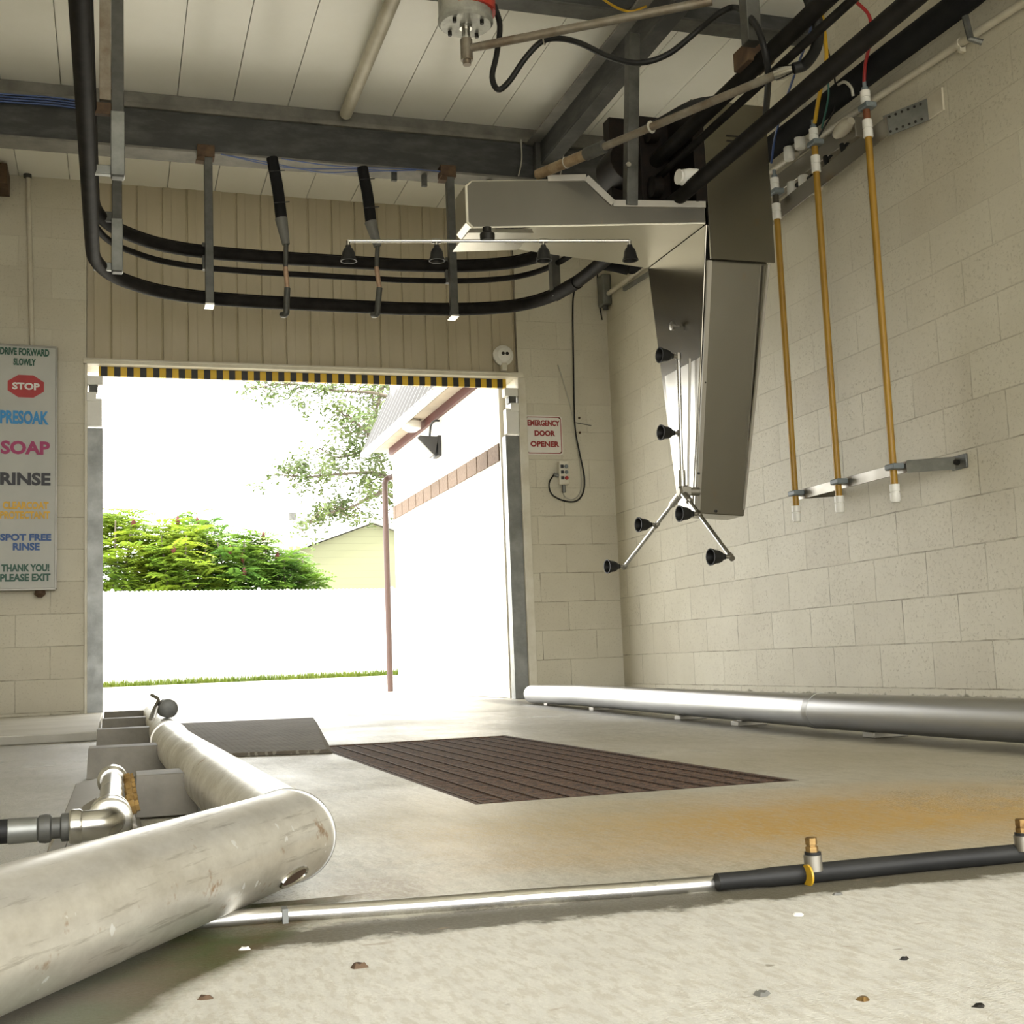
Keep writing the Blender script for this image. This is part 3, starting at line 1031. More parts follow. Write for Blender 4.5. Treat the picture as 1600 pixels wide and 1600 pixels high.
for (x0, z0), (x1, z1) in (((1.88, 2.435), (2.05, 2.435)), ((2.05, 2.435), (2.165, 2.312)), ((2.165, 2.312), (xi, 2.298))):
    fr.bar((x0, fy(x0) - .006, z0), (x1, fy(x1) - .006, z1), .016, .03)
part('edge_flange', fr, MT['dull'], hp_)
part('tip_shroud', MB().add([(1.50, 5.20, 2.165), (1.80, 5.16, 2.17), (1.80, 5.40, 2.17), (1.50, 5.47, 2.165), (1.52, 5.22, 2.195), (1.80, 5.18, 2.195), (1.80, 5.39, 2.195), (1.52, 5.45, 2.195)], [(3, 2, 1, 0), (4, 5, 6, 7), (0, 1, 5, 4), (1, 2, 6, 5), (2, 3, 7, 6), (3, 0, 4, 7)]), MT['steelin'], hp_, bevel=.003)
# vertical tapering box
zt0, zt1 = .885, 2.21
vb = MB().hexa([(2.570, ATf, .915), (2.825, ATf, .90), (2.825, ATb, .90), (2.570, ATb, .915)], [(xi, AYf, 2.21), (xo, AYf, 2.21), (xo, AYb, 2.21), (xi, AYb, 2.21)])
vp = part('vertical_box', vb, MT['steel'], t, bevel=.004, smooth=False)
# raised front cover plate on the lower box
part('cover_flange', MB().bar((2.585, 5.002, 2.04), (2.585, ATf - .003, .93), .02, .012, up=(0, 1, 0)).bar((2.885, 5.002, 2.04), (2.82, ATf - .003, .93), .012, .012, up=(0, 1, 0)), MT['dull'], vp)
part('inner_reflector', MB().hexa([(2.566, 5.285, .96), (2.570, 5.285, .96), (2.570, 5.42, .96), (2.566, 5.42, .96)], [(2.571, 5.13, 1.62), (2.575, 5.13, 1.62), (2.575, 5.52, 1.62), (2.571, 5.52, 1.62)]), MT['steelin'], vp)
kn = part('latch_knob', MB().lathe([(.004, 0), (.004, .03), (.02, .03), (.022, .045), (.008, .05)], onX(1062, 510, 2.575), (-1, 0, 0), 12), MT['dull'], vp)
for px, py in ((1101, 598), (1091, 740), (1118, 799)):
    part('bolt', MB().lathe([(.006, 0), (.006, .008), (.003, .01)], onX(px, py, 2.65) if False else onY(px, py, lerp(5.0, 5.27, (py - 400) / 400)), (0, -1, 0), 8), MT['darkhole'], vp)
# upper housing: front plate, back plate, side, open towards the bay with rollers inside
uh = MB().box((xi + .01, AYf - .012, 2.045), (xo + .008, AYf, 2.80)).box((xo - .01, AYf, 2.21), (xo, AYb, 2.80)).box((xi + .01, AYb - .012, 2.21), (xo, AYb, 2.80)).box((xi - .2, AYb - .03, 2.32), (xo, AYb - .012, 2.86))
uh = MB().box((xi + .01, AYf - .012, 2.045), (xo + .008, AYf, 2.80)).box((xo - .01, AYf, 2.21), (xo, AYb, 2.80)).box((xi + .01, AYb - .012, 2.21), (xo, AYb, 2.80))
hu = part('upper_housing', uh, MT['steel'], t, bevel=.002, smooth=False)
sl = MB()
for k_ in range(4):
    sl.box((2.70, AYf - .015, 2.56 + k_ * .025), (2.765, AYf - .0125, 2.566 + k_ * .025))
part('vent_slot', sl, MT['darkhole'], hu)
mc = MB().box((2.38, 5.25, 2.32), (2.54, 5.40, 2.82)).box((2.53, 4.992, 2.312), (2.592, 5.64, 2.80)).box((2.30, 5.42, 2.40), (2.57, 5.50, 2.88)).lathe([(.11, 0), (.11, .20), (.06, .22)], (2.36, 5.30, 2.62), (0, 1, 0), 20)  # motor, plus added dark plates standing in for shade in the open housing
part('drive_motor_and_shade_fill', mc, MT['motor'], t, bevel=.004)
for zc_ in (2.45, 2.72):
    part('rail_roller', MB().lathe([(.03, 0), (.05, .004), (.05, .05), (.03, .054)], (2.40, 5.20, zc_), (1, 0, 0), 20), MT['motor'], t)
ro = onX(1058, 276, 2.40)
part('white_roller', MB().lathe([(.034, 0), (.034, .004), (.026, .006), (.026, .014), (.034, .016), (.043, .05), (.046, .09), (.03, .11)], (2.405, ro.y, ro.z), (1, .12, 0), 22), MT['pvc'], t, label='white plastic roller')
# upright post carrying the boom
pz = onY(988, 42, 5.06)
part('upright_post', MB().bar((2.245, 5.09, 2.30), (2.30, 5.09, 3.13), .055, .055, up=(0, 1, 0)), MT['tube'], t, bevel=.003)
part('post_bolt', MB().lathe([(.012, 0), (.012, .012)], onY(981, 258, 5.06), (0, -1, 0), 10), MT['chrome'], t)

# ------------------------------------------------------------------ nozzle bars


def bell(origin, axis, s=1.):
    return MB().lathe([(.006, 0), (.012, .002), (.013, .012), (.02, .018), (.0275, .034), (.0305, .055), (.036, .068), (.037, .074), (.032, .074), (.026, .055), (.012, .03), (.004, .028)], origin, axis, 20)


hubz = 2.135
t = thing('spray_bar', 'thin horizontal spray bar with bell nozzles under the arch tip', 'spray bar', (1.59, 5.18, hubz - .06))
pA, pB = V((.985, 5.325, hubz)), V((2.23, 5.08, hubz))
part('bar_pipe', MB().tube([pA, pB], .0075, 10), MT['chrome'], t)
part('hub', MB().lathe([(.03, 0), (.034, .01), (.034, .03), (.02, .04), (.02, .06)], (1.592, 5.20, hubz + .0), (0, 0, 1), 16), MT['darkhole'], t)
for px, full in ((545, 0), (683, 1), (850, 1), (985, 0)):
    q = onZ(px, 375, hubz)
    k_ = (q.x - pA.x) / (pB.x - pA.x)
    q = pA.lerp(pB, min(max(k_, 0.), 1.))
    bz = part('bell_nozzle', bell(q + V((0, 0, -.018)), (0, 0, -1)), MT['rubber'], t, label='black bell-shaped nozzle')
    part('nozzle_stub', MB().tube([q, q + V((0, 0, -.024))], .009, 10).tube([q - (pB - pA).normalized() * (.02 if full else .0), q + (pB - pA).normalized() * (.02 if full else .001)], .011, 10), MT['chrome'], bz)

SX = 2.49
hub = onX(1066, 768, SX)
t = thing('spray_spinner', 'three-armed spray spinner with bell nozzles at the lower end of the arch', 'spray bar', hub)
part('hub', MB().lathe([(.02, -.02), (.03, -.01), (.03, .02), (.02, .03), (.02, .085)], hub, (1, 0, 0), 16).box(hub + V((-.012, -.035, -.02)), hub + V((.03, .035, .02))), MT['dull'], t, bevel=.002)
arms = [((1060, 560), [(1060, 557, 1040, 549), (1062, 677, 1040, 677)]), ((976, 885), [(976, 885, 962, 886), (1026, 820, 1004, 819)]), ((1142, 870), [(1142, 870, 1125, 874), (1092, 803, 1072, 805)])]
for (ex, ey), noz in arms:
    e = onX(ex, ey, SX)
    a_ = part('arm_pipe', MB().tube([hub, e], .0095, 10).tube([hub, hub.lerp(e, .16)], .017, 10), MT['chrome'], t)
    for (ax, ay, bx, by_) in noz:
        q = onX(ax, ay, SX)
        part('bell_nozzle', bell(q + V((-.028, -.004, 0)), (-1, -.1, .0)), MT['rubber'], t, label='black bell-shaped nozzle')
        part('nozzle_elbow', MB().tube([q, q + V((-.034, -.004, 0))], .009, 10).lathe([(.013, -.016), (.013, .016)], q, (e - hub), 10), MT['dull'], t)
part('second_pipe', MB().tube([onX(1078, 560, 2.555), onX(1075, 766, 2.545)], .006, 8), MT['dull'], t)

# ------------------------------------------------------------------ right wall: three amber poles on brackets
PX = 3.30
poles = [((1211, 285), (1246, 815), 'nearest the spray arch', 'bluehose', 'darkend'), ((1276, 205), (1318, 800), 'in the middle of the three', 'yellhose', 'yellow'), ((1352, 150), (1399, 785), 'farthest right of the three', 'redhose', 'amber_end')]
PY = [5.605, 5.205, 4.755]
for i, ((tx, ty), (bx, by_), lb, hz, endm) in enumerate(poles):
    y = PY[i]
    zt_ = onX(tx, ty, PX).z
    zbm = onX(bx, by_, PX).z
    t = thing('amber_pole', 'amber fibreglass pole with white couplings on the right wall, ' + lb, 'pole', (PX, y, zbm), 'amber poles on the right wall')
    part('pole', MB().tube([(PX, y, zbm + .06), (PX, y, zt_ - .15)], .0165, 14), MT['yellow'], t)
    part('upper_stub', MB().tube([(PX, y, zt_ - .20), (PX, y, zt_ - .05)], .0162, 14), MT[endm], t)
    for zz, hh in ((zt_ - .20, .085), (zt_ - .045, .07)):
        part('white_coupling', MB().lathe([(.02, 0), (.0225, .002), (.0225, hh * .46), (.019, hh * .48), (.019, hh * .52), (.0225, hh * .54), (.0225, hh - .002), (.02, hh)], (PX, y, zz), (0, 0, 1), 18), MT['pvc'], t)
    part('end_plug', MB().lathe([(.012, -.012), (.018, -.012), (.0225, 0), (.0225, .03), (.019, .033), (.019, .036), (.0225, .038), (.0225, .068)], (PX, y, zbm + .012), (0, 0, 1), 18), MT['pvc'], t)
    part('top_fitting', MB().lathe([(.016, 0), (.016, .02), (.009, .02), (.009, .05)], (PX, y, zt_ + .02), (0, 0, 1), 12), MT['greyclip'], t)
    for zz in (zt_ - .055, 1.055):
        part('pole_clip', MB().box((PX - .028, y - .045, zz - .013), (PX + .03, y + .028, zz + .013)), MT['greyclip'], t, bevel=.006)

t = thing('lower_bracket', 'long flat galvanized bracket holding the lower ends of the amber poles', 'bracket', (3.40, 5.0, 1.04))
part('strap', MB().bar((PX + .035, 5.63, 1.05), (PX + .035, 4.70, 1.05), .006, .05), MT['dull'], t, bevel=.001)
part('end_leg', MB().bar((PX + .035, 4.70, 1.05), (XR - .006, 4.53, 1.04), .006, .055), MT['galv'], t)
part('end_leg', MB().bar((PX + .035, 5.63, 1.05), (XR - .006, 5.45, 1.04), .006, .04), MT['dull'], t)
part('wall_foot', MB().box((XR - .012, 4.46, 1.01), (XR - .001, 4.56, 1.07)), MT['galv'], t, bevel=.002)
part('wall_bolt', MB().lathe([(.012, 0), (.012, .02), (.006, .024)], (XR - .01, 4.51, 1.04), (-1, 0, 0), 8), MT['darkhole'], t)
t = thing('upper_bracket', 'wide perforated galvanized bracket behind the tops of the amber poles', 'bracket', (3.40, 5.0, 2.60))
part('strap', MB().bar((PX + .04, 6.0, 2.545), (PX + .04, 4.66, 2.605), .006, .09), MT['dull'], t, bevel=.001)
part('end_leg', MB().bar((PX + .04, 4.68, 2.61), (XR - .006, 4.52, 2.635), .006, .10), MT['galv'], t)
part('wall_foot', MB().box((XR - .012, 4.42, 2.585), (XR - .001, 4.54, 2.69)), MT['conduit'], t, bevel=.002)
hl = MB()
for k_ in range(6):
    for dz in (-.035, .035):
        f_ = .12 + k_ * .14
        p = V((PX + .04, 4.68, 2.61)).lerp(V((XR - .006, 4.52, 2.635)), f_)
        hl.lathe([(.006, -.008), (.006, .002)], p + V((-.003, -.003, dz)), (-.68, -.72, 0), 8)
part('punched_hole', hl, MT['darkhole'], t)

# manifold of white valve bodies on a board behind the poles
t = thing('valve_manifold', 'dark manifold board with white plastic valve bodies behind the amber poles', 'manifold', (3.42, 5.55, 2.38))
zq = onX(1280, 243, 3.42).z
part('board', MB().box((3.40, 5.0, zq - .05), (3.455, 6.3, zq + .05)), MT['dull'], t, bevel=.004)
for k_, (px, py, zz) in enumerate(((1233, 240, 1), (1250, 222, 1), (1238, 295, 0), (1256, 285, 0), (1270, 292, 0))):
    p = onX(px, py, 3.37)
    v_ = part('valve_body', MB().lathe([(.024, -.035), (.028, -.03), (.028, .03), (.024, .035)], p, (0, 0, 1), 14), MT['pvc'], t)
    part('valve_stub', MB().tube([p, (3.42, p.y, p.z)], .018, 10), MT['conduit'], v_)
    if not zz:
        part('black_cap', MB().lathe([(.014, 0), (.014, .03)], p + V((-.0, -.05, .0)), (0, -1, 0), 10), MT['rubber'], v_)
for px, py in ((1291, 251), (1317, 232)):
    q = onX(px, py, 3.38)
    part('black_valve', MB().lathe([(.012, -.025), (.015, 0), (.012, .025)], q, (0, .3, 1), 10).tube([q, (3.42, q.y, q.z + .04)], .008, 8), MT['rubber'], t)
part('check_valve', MB().lathe([(.02, -.07), (.035, -.03), (.035, .03), (.02, .07)], onX(1318, 200, 3.38), (0, 1, -.1), 14), MT['conduit'], t)

# insulated black pipe along the wall
ipy = [onX(*q, 3.36) for q in ((1560, -45), (1500, 5), (1440, 50), (1350, 118), (1265, 185), (1208, 228))]
rest = [onX(1120, 302, 3.36), onX(1020, 388, 3.34), onX(985, 416, 3.31)]
t = thing('insulated_pipe', 'fat black foam insulated pipe running along the top of the right wall', 'pipe', (3.36, 5, 2.8))
part('foam_sleeve', MB().tube([V((3.36, -.9, 2.86))] + smooth_path(ipy + rest, 5), .058, 14), MT['foam'], t)
q = onX(1500, 30, 3.36)
part('hanger_clip', MB().tube([q + V((.02, 0, .05)), q + V((.02, -.03, -.10)), q + V((.06, -.05, -.12))], .014, 8), MT['galv'], t)
_e = onX(985, 416, 3.31)
single('foam_stub', MB().tube([onY(932, 411, _e.y - .05), onY(960, 415, _e.y - .07), onY(981, 420, _e.y - .12)], .042, 14), MT['foam'], 'black foam pipe stub at the far right corner under the spray arch', 'pipe')

t = thing('wall_conduit', 'cream painted conduit sloping along the top of the right wall', 'conduit', (3.445, 4.4, 2.7))
part('conduit_pipe', MB().tube([(3.445, -.9, 2.70), onX(1600, 3, 3.445), onX(1380, 146, 3.445), onX(1290, 208, 3.445), (3.445, 6.2, 2.89), (3.445, 8.35, 2.90)], .018, 12), MT['conduit'], t)
q = onX(1500, 68, 3.445)
part('conduit_clamp', MB().lathe([(.024, -.01), (.024, .01)], q, (0, 1, 0), 14).box(q + V((-.01, -.01, -.04)), q + V((.02, .01, 0))), MT['conduit'], t, bevel=.002)

# air hoses going up from the poles
hoses = [('bluehose', 'thin blue air hose rising from the pole nearest the spray arch', [(1205, 255, 3.30), (1213, 205, 3.26), (1240, 120, 3.15), (1262, 60, 3.05), (1275, 10, 2.95)], .006),
         ('yellhose', 'yellow air hose rising from the middle pole', [(1273, 192, 3.30), (1280, 150, 3.27), (1291, 95, 3.22), (1287, 40, 3.15), (1283, 20, 3.12)], .010),
         ('redhose', 'red air hose rising from the right hand pole', [(1350, 130, 3.30), (1352, 100, 3.28), (1360, 60, 3.24), (1358, 25, 3.2), (1335, 0, 3.1)], .008),
         ('greenhose', 'thin green hose hanging between the blue and yellow hoses', [(1284, 200, 3.31), (1293, 160, 3.28), (1294, 130, 3.26), (1285, 40, 3.2)], .005),
         ('rubber', 'thin black cable looping behind the middle pole', [(1268, 232, 3.36), (1290, 195, 3.35), (1305, 165, 3.34), (1303, 115, 3.3), (1288, 60, 3.2)], .0045),
         ('greyhose', 'thin grey hose bent over the black insulated pipe', [(1333, 150, 3.29), (1330, 137, 3.28), (1320, 128, 3.28), (1310, 132, 3.3)], .007),
         ('greyhose', 'short pale pipe rising from the valve manifold', [(1254, 212, 3.38), (1255, 180, 3.39), (1258, 163, 3.42)], .011)]
for mname, lb, pts, r in hoses:
    single('air_hose', MB().tube(smooth_path([onX(*q) for q in pts], 5), r, 8), MT[mname], lb, 'hose')

# junction box in the far right corner and corner bracket
q = onY(945, 455, 8.33)
t = thing('junction_box', 'narrow grey junction box high in the far right corner', 'box', q + V((0, 0, -.12)))
part('box_body', MB().box(q + V((-.035, -.05, -.11)), q + V((.035, .065, .12))), MT['galv'], t, bevel=.012)
part('box_nut', MB().lathe([(.02, 0), (.02, .03)], q + V((0, 0, -.14)), (0, 0, 1), 10), MT['tube'], t)
p0, p1 = onX(975, 452, 3.44), onX(1018, 425, 3.44)
single('corner_strut', MB().bar(p0, p1, .02, .03), MT['galv'], 'small galvanized strut on the right wall beside the junction box', 'bracket', bevel=.002)

# ------------------------------------------------------------------ front wall fittings
ey = onY(788, 554, YF - .06)
t = thing('door_sensor', 'round white sensor with two dark eyes above the door right corner', 'sensor', ey + V((0, 0, -.11)))
part('housing', MB().lathe([(.07, 0), (.074, .006), (.074, .03), (.066, .036), (.064, .042), (.056, .046), (.050, .060), (.034, .068)], ey + V((0, .05, 0)), (0, -1, 0), 32), MT['pvc'], t)
part('mount_foot', MB().box(ey + V((-.018, .0, -.115)), ey + V((.018, .05, -.06))), MT['cream'], t, bevel=.004)
for dx in (-.014, .016):
    part('sensor_eye', MB().lathe([(.0125, 0), (.0125, .006), (.006, .008)], ey + V((dx, -.015, .004)), (0, -1, 0), 16), MT['darkhole'], t)

# emergency door opener sign
a, b = onY(819, 649, YF), onY(880, 711, YF)
sx0, sx1, sz0, sz1 = a.x, b.x, b.z, a.z
t = thing('wall_sign', 'small white sign reading EMERGENCY DOOR OPENER in red', 'sign', ((sx0 + sx1) / 2, YF - .004, sz0))


def rrect(x0, x1, z0, z1, r, y, n=5):
    pts = []
    for cx, cz, a0 in ((x1 - r, z1 - r, 0), (x0 + r, z1 - r, 90), (x0 + r, z0 + r, 180), (x1 - r, z0 + r, 270)):
        for k in range(n):
            an = R_(a0 + 90 * k / (n - 1))
            pts.append((cx + r * cos(an), y, cz + r * sin(an)))
    return pts


pf = part('sign_plate', MB().prism(rrect(sx0, sx1, sz0, sz1, .02, YF - .004), (0, .003, 0)), MT['opener_white'], t)
o1, o2 = rrect(sx0 + .008, sx1 - .008, sz0 + .008, sz1 - .008, .018, YF - .0052), rrect(sx0 + .014, sx1 - .014, sz0 + .014, sz1 - .014, .014, YF - .0052)
nb = len(o1)
part('red_border', MB().add(o1 + o2, [(i, (i + 1) % nb, nb + (i + 1) % nb, nb + i) for i in range(nb)]), MT['t_dkred'], pf)
W = sx1 - sx0
H_ = sz1 - sz0
for txt, x0, x1, zc_, hh in (('EMERGENCY', .075, .935, .735, .15), ('DOOR', .25, .80, .475, .145), ('OPENER', .13, .90, .20, .145)):
    part('lettering', text_mb(txt, (sx0 + W * x0, YF - .0045, sz0 + H_ * zc_), (1, 0, 0), (0, 0, 1), W * (x1 - x0), H_ * hh, .0015, .042), MT['t_dkred'], pf, smooth=False)
for px in (.06, .94):
    for pz_ in (.06, .94):
        part('screw', MB().lathe([(.006, 0), (.004, .003)], (sx0 + W * px, YF - .004, sz0 + H_ * pz_), (0, -1, 0), 8), MT['rust'], pf)

# push-button station with looped cable
q = onY(878, 740, YF)
t = thing('button_station', 'white control box with six small square and round push buttons below the red sign', 'switch', (q.x, YF - .02, q.z - .09))
bd = part('box_body', MB().box((q.x - .036, YF - .05, q.z - .085), (q.x + .036, YF - .001, q.z + .085)), MT['cream'], t, bevel=.006)
for k_ in range(3):
    zz = q.z + .045 - k_ * .042
    part('square_button', MB().box((q.x - .026, YF - .057, zz - .012), (q.x - .004, YF - .05, zz + .012)), MT['t_black'], bd, bevel=.002)
    part('round_button', MB().lathe([(.014, 0), (.014, .006), (.010, .011)], (q.x + .016, YF - .05, zz), (0, -1, 0), 14), MT['greyclip'] if k_ < 2 else MT['t_red'], bd)
part('gland', MB().tube([(q.x, YF - .025, q.z - .085), (q.x, YF - .025, q.z - .14)], .014, 10).tube([(q.x - .036, YF - .025, q.z - .02), (q.x - .07, YF - .025, q.z - .01)], .014, 10), MT['galv'], t)
pc = smooth_path([onY(*p_, YF - .022) for p_ in ((866, 741), (858, 755), (862, 772), (880, 782), (900, 783), (911, 770), (913, 745), (905, 705), (898, 660), (896, 560), (895, 480), (897, 455))], 5)
single('control_cable', MB().tube(pc, .006, 8), MT['rubber'], 'black cable looping from the button station up the front wall', 'cable')
pc = smooth_path([onY(*p_, YF - .010) for p_ in ((878, 765), (884, 777), (896, 780), (907, 768), (908, 740), (902, 700), (894, 645), (872, 570))], 5)
single('control_cable', MB().tube(pc, .0045, 8), MT['greyhose'], 'thin pale cable beside the black one, rising from the button station', 'cable')
pc = smooth_path([onY(*p_, YF - .012) for p_ in ((933, 425), (936, 470), (941, 500))], 5)
single('control_cable', MB().tube(pc, .005, 8), MT['rubber'], 'short dark cable end hanging left of the corner junction box', 'cable')
single('wall_pin', MB().tube([onY(898, 660, YF - .01), onY(924, 665, YF - .02)], .003, 6), MT['tube'], 'thin metal pin on the front wall beside the cable', 'pin')
for (px, py), lb in (((905, 653), 'upper of two tiny screw heads right of the red sign'), ((906, 676), 'lower of two tiny screw heads right of the red sign')):
    single('screw_head', MB().lathe([(.009, 0), (.007, .008)], onY(px, py, YF), (0, -1, 0), 10), MT['rust'], lb, 'screw')

# menu light box on the left
yaw = R_(4.2)
xd = V((cos(yaw), sin(yaw), 0))
nd = V((sin(yaw), -cos(yaw), 0))
SR = onY(88.5, 543, YF - .10)          # upper right corner of the face
SB = onY(88.5, 920, YF - .10)
zt_, zb_ = SR.z, SB.z
SW = .66
PR = V((SR.x, YF - .10, zb_))
PL = PR - xd * SW
t = thing('menu_sign', 'tall white light box sign listing the wash steps in coloured letters', 'sign', (PL + PR) / 2)
up = V((0, 0, 1))
HH = zt_ - zb_
bk = -nd * .085
fr = MB()
fw_ = .014
for A_, B_ in ((PL, PR), (PL + up * HH, PR + up * HH)):
    fr.bar(A_ + bk * .5, B_ + bk * .5, .09, fw_, up=(0, 0, 1))
for A_ in (PL, PR):
    fr.bar(A_ + bk * .5, A_ + bk * .5 + up * HH, fw_, .09, up=tuple(nd))
part('frame', fr, MT['signframe'], t, bevel=.002)
fc = part('face', MB().prism([PL + nd * .001, PR + nd * .001, PR + nd * .001 + up * HH, PL + nd * .001 + up * HH], bk * .95), MT['signwhite'], t, smooth=False)
part('bulb_foot', MB().lathe([(.012, 0), (.035, .02), (.03, .05), (.02, .05)], PR + xd * -.09 + bk * .5 + up * -.05, (0, 0, 1), 14), MT['rust'], t)


def face_pt(px, py):
    # a spot on the face plane seen at this place of the photo
    d = ray(px, py)
    base = PR + nd * .0035
    k = (base - O).dot(nd) / d.dot(nd)
    return O + d * k


def sign_text(txt, px0, px1, py_top, py_bot, m, bold=.04, full=None):
    a_ = face_pt(px0, py_bot)
    b_ = face_pt(px1, py_bot)
    c_ = face_pt(px1, py_top)
    wid = (b_ - a_).dot(xd)
    hei = c_.z - b_.z
    if full:           # the line starts outside the frame: give its whole width
        wid = full
        a_ = b_ - xd * wid
    p0 = V((a_.x, a_.y, b_.z))
    part('lettering', text_mb(txt, p0, xd, up, wid, hei, .002, bold), m, fc, smooth=False)


sign_text('DRIVE FORWARD', 0, 77, 546, 557.5, MT['t_green'], .045)
sign_text('SLOWLY', 21, 56, 561, 572, MT['t_green'], .045)
oc = face_pt(40.5, 603.5)
rw = (face_pt(69, 604) - face_pt(12, 604)).dot(xd) / 2
rh = (face_pt(40, 586).z - face_pt(40, 621).z) / 2
oct_ = []
for k_ in range(8):
    an = R_(22.5 + 45 * k_)
    oct_.append(oc + xd * (rw / cos(R_(22.5)) * cos(an)) + up * (rh / cos(R_(22.5)) * sin(an)) - nd * .002)
so = part('stop_octagon', MB().prism(oct_, nd * .002), MT['t_red'], fc, label='red octagon')
a_ = face_pt(19, 610)
b_ = face_pt(62, 610)
part('lettering', text_mb('STOP', V((a_.x, a_.y, b_.z)) + nd * .0015, xd, up, (b_ - a_).dot(xd), face_pt(62, 599).z - b_.z, .0012, .04), MT['t_white'], so, smooth=False)
sign_text('PRESOAK', 0, 76, 643, 664, MT['t_blue'], .042)
sign_text('SOAP', 1, 78, 690, 711, MT['t_magenta'], .042)
sign_text('RINSE', 0, 79, 739, 759, MT['t_black'], .042)
sign_text('CLEARCOAT', 4, 76, 784, 796, MT['t_yellow'], .045)
sign_text('PROTECTANT', 0, 78, 799, 811, MT['t_yellow'], .045)
sign_text('SPOT FREE', 0, 80, 834, 845, MT['t_navy'], .045)
sign_text('RINSE', 20, 62, 848, 860, MT['t_navy'], .042)
sign_text('THANK YOU!', 2, 77, 881, 893, MT['t_green'], .045)
sign_text('PLEASE EXIT', 0, 79, 896, 908, MT['t_green'], .045)

t = thing('sign_conduit', 'thin vertical conduit running down the wall to the menu sign', 'conduit', onY(50, 540, YF - .03))
part('conduit_pipe', MB().tube([onY(44, 275, YF - .022), onY(47, 400, YF - .022), onY(50, 540, YF - .03)], .015, 12), MT['conduit'], t)
q = onY(43, 275, YF - .03)
part('top_fitting', MB().lathe([(.026, 0), (.026, .03), (.018, .035), (.018, .06)], q + V((0, 0, -.01)), (0, 0, 1), 12), MT['tube'], t)
q = onY(8, 232, YF - .03)
single('rusty_beam_end', MB().box((q.x - .4, YF - .25, 3.36), (q.x + .03, YF - .001, ZC - .02)), MT['rust'], 'rust brown block under the ceiling at the far left corner', 'block', bevel=.004)

# ================================================================== FLOOR THINGS
# grate
t = thing('floor_grate', 'rust brown iron floor grate over the drain trench', 'grate', ((GX0 + GX1) / 2, (GY0 + GY1) / 2, -.04))
fr = MB()
zt_ = -.004
for x0, y0, x1, y1 in ((GX0, GY0, GX1, GY0 + .014), (GX0, GY1 - .014, GX1, GY1), (GX0, GY0, GX0 + .014, GY1), (GX1 - .014, GY0, GX1, GY1)):
    fr.box((x0, y0, -.05), (x1, y1, zt_ + .003))
part('frame', fr, MT['grate'], t)
ng = 4
L = (GY1 - GY0 - .03) / ng
for g_ in range(ng):
    y0 = GY0 + .015 + g_ * L
    mb = MB()
    k_ = 0
    xx = GX0 + .02
    while xx < GX1 - .02:
        mb.box((xx, y0 + .004, -.045), (xx + .007, y0 + L - .004, zt_ + .002))
        xx += .061
    yy = y0 + .02
    while yy < y0 + L - .01:
        mb.box((GX0 + .016, yy, -.035), (GX1 - .016, yy + .013, zt_ - .0005))
        yy += .024
    mb.box((GX0 + .016, y0 + .001, -.045), (GX1 - .016, y0 + .007, zt_)).box((GX0 + .016, y0 + L - .007, -.045), (GX1 - .016, y0 + L - .001, zt_))
    part('grate_panel', mb, MT['grate'], t, smooth=False)

# checker plate ramp
A0, A1, A2, A3 = onZ(285, 1172, .012), onZ(521, 1171, .012), onZ(489, 1121, .03), onZ(265, 1122, .03)
A0 = V((.20, A1.y + .16, .012))
A3 = V((.20, A2.y + .15, .03))
pl = MB().hexa([A0 + V((0, 0, -.011)), A1 + V((0, 0, -.011)), A2 + V((.02, 0, -.028)), A3 + V((0, 0, -.028))], [A0, A1 + V((-.02, 0, .002)), A2, A3])
t = thing('checker_plate', 'dark checker plate ramp lying between the left guide tube and the grate', 'plate', (.4, 4.8, 0))
cp = part('plate', pl, MT['plate'], t, bevel=.002)
# ------------------------------------------------------------------ left guide rail
GR = .0565
corner = V((.203, 1.605, .064))
near0 = corner + V((-.515, -.857, 0)) * 2.4
far1, far2 = V((.168, 3.05, .068)), V((.196, 6.9, .068))
bend = V((.160, 4.0, .068))
t = thing('guide_rail', 'worn stainless tyre guide tube on the left, bent at a mitred corner', 'guide rail', (.0, 2.5, 0))
# mitred joint: each tube's end ring lies in the bisecting plane
dn = (near0 - corner).normalized()
df = (far1 - corner).normalized()
bis = (dn - df).normalized()          # normal of the mitre plane


def mitre_tube(start, end, plane_p, plane_n, r, n=48, extra=None):
    d = (end - start).normalized()
    u = d.orthogonal().normalized()
    v = d.cross(u)
    mb = MB()
    pts = extra or [start, end]
    vs, fs = [], []
    for i, p in enumerate([start] + [end]):
        for j in range(n):
            a = 2 * pi * j / n
            q = p + (u * cos(a) + v * sin(a)) * r
            if i == 0:
                q = q + d * ((plane_p - q).dot(plane_n) / d.dot(plane_n))
            vs.append(q)
    for j in range(n):
        k = (j + 1) % n
        fs.append((j, k, n + k, n + j))
    fs.append(tuple(range(n - 1, -1, -1)))
    fs.append(tuple(range(n, 2 * n)))
    return mb.add(vs, fs)


nt_ = part('near_tube', mitre_tube(corner, near0, corner, bis, GR, 48), MT['guide'], t)
part('far_tube', mitre_tube(corner, far1, corner, bis, GR * .97, 48), MT['guide'], t)
part('far_tube', MB().tube(smooth_path([far1, V((.160, 3.7, .068)), bend, V((.17, 4.8, .068)), far2], 6), GR * .96, 40), MT['guide'], t)
ring = MB()
rp = []
for j in range(49):
    a = 2 * pi * j / 48
    u = dn.orthogonal().normalized()
    v = dn.cross(u)
    q = corner + (u * cos(a) + v * sin(a)) * (GR + .0004)
    rp.append(q + dn * ((corner - q).dot(bis) / dn.dot(bis)))
part('weld_seam', MB().tube(rp, .0016, 6, caps=False), MT['guideR'], t)
part('weld_ring', MB().tube([V((.160, 3.98, .068)), V((.160, 4.02, .068))], GR + .002, 40), MT['guide'], t)
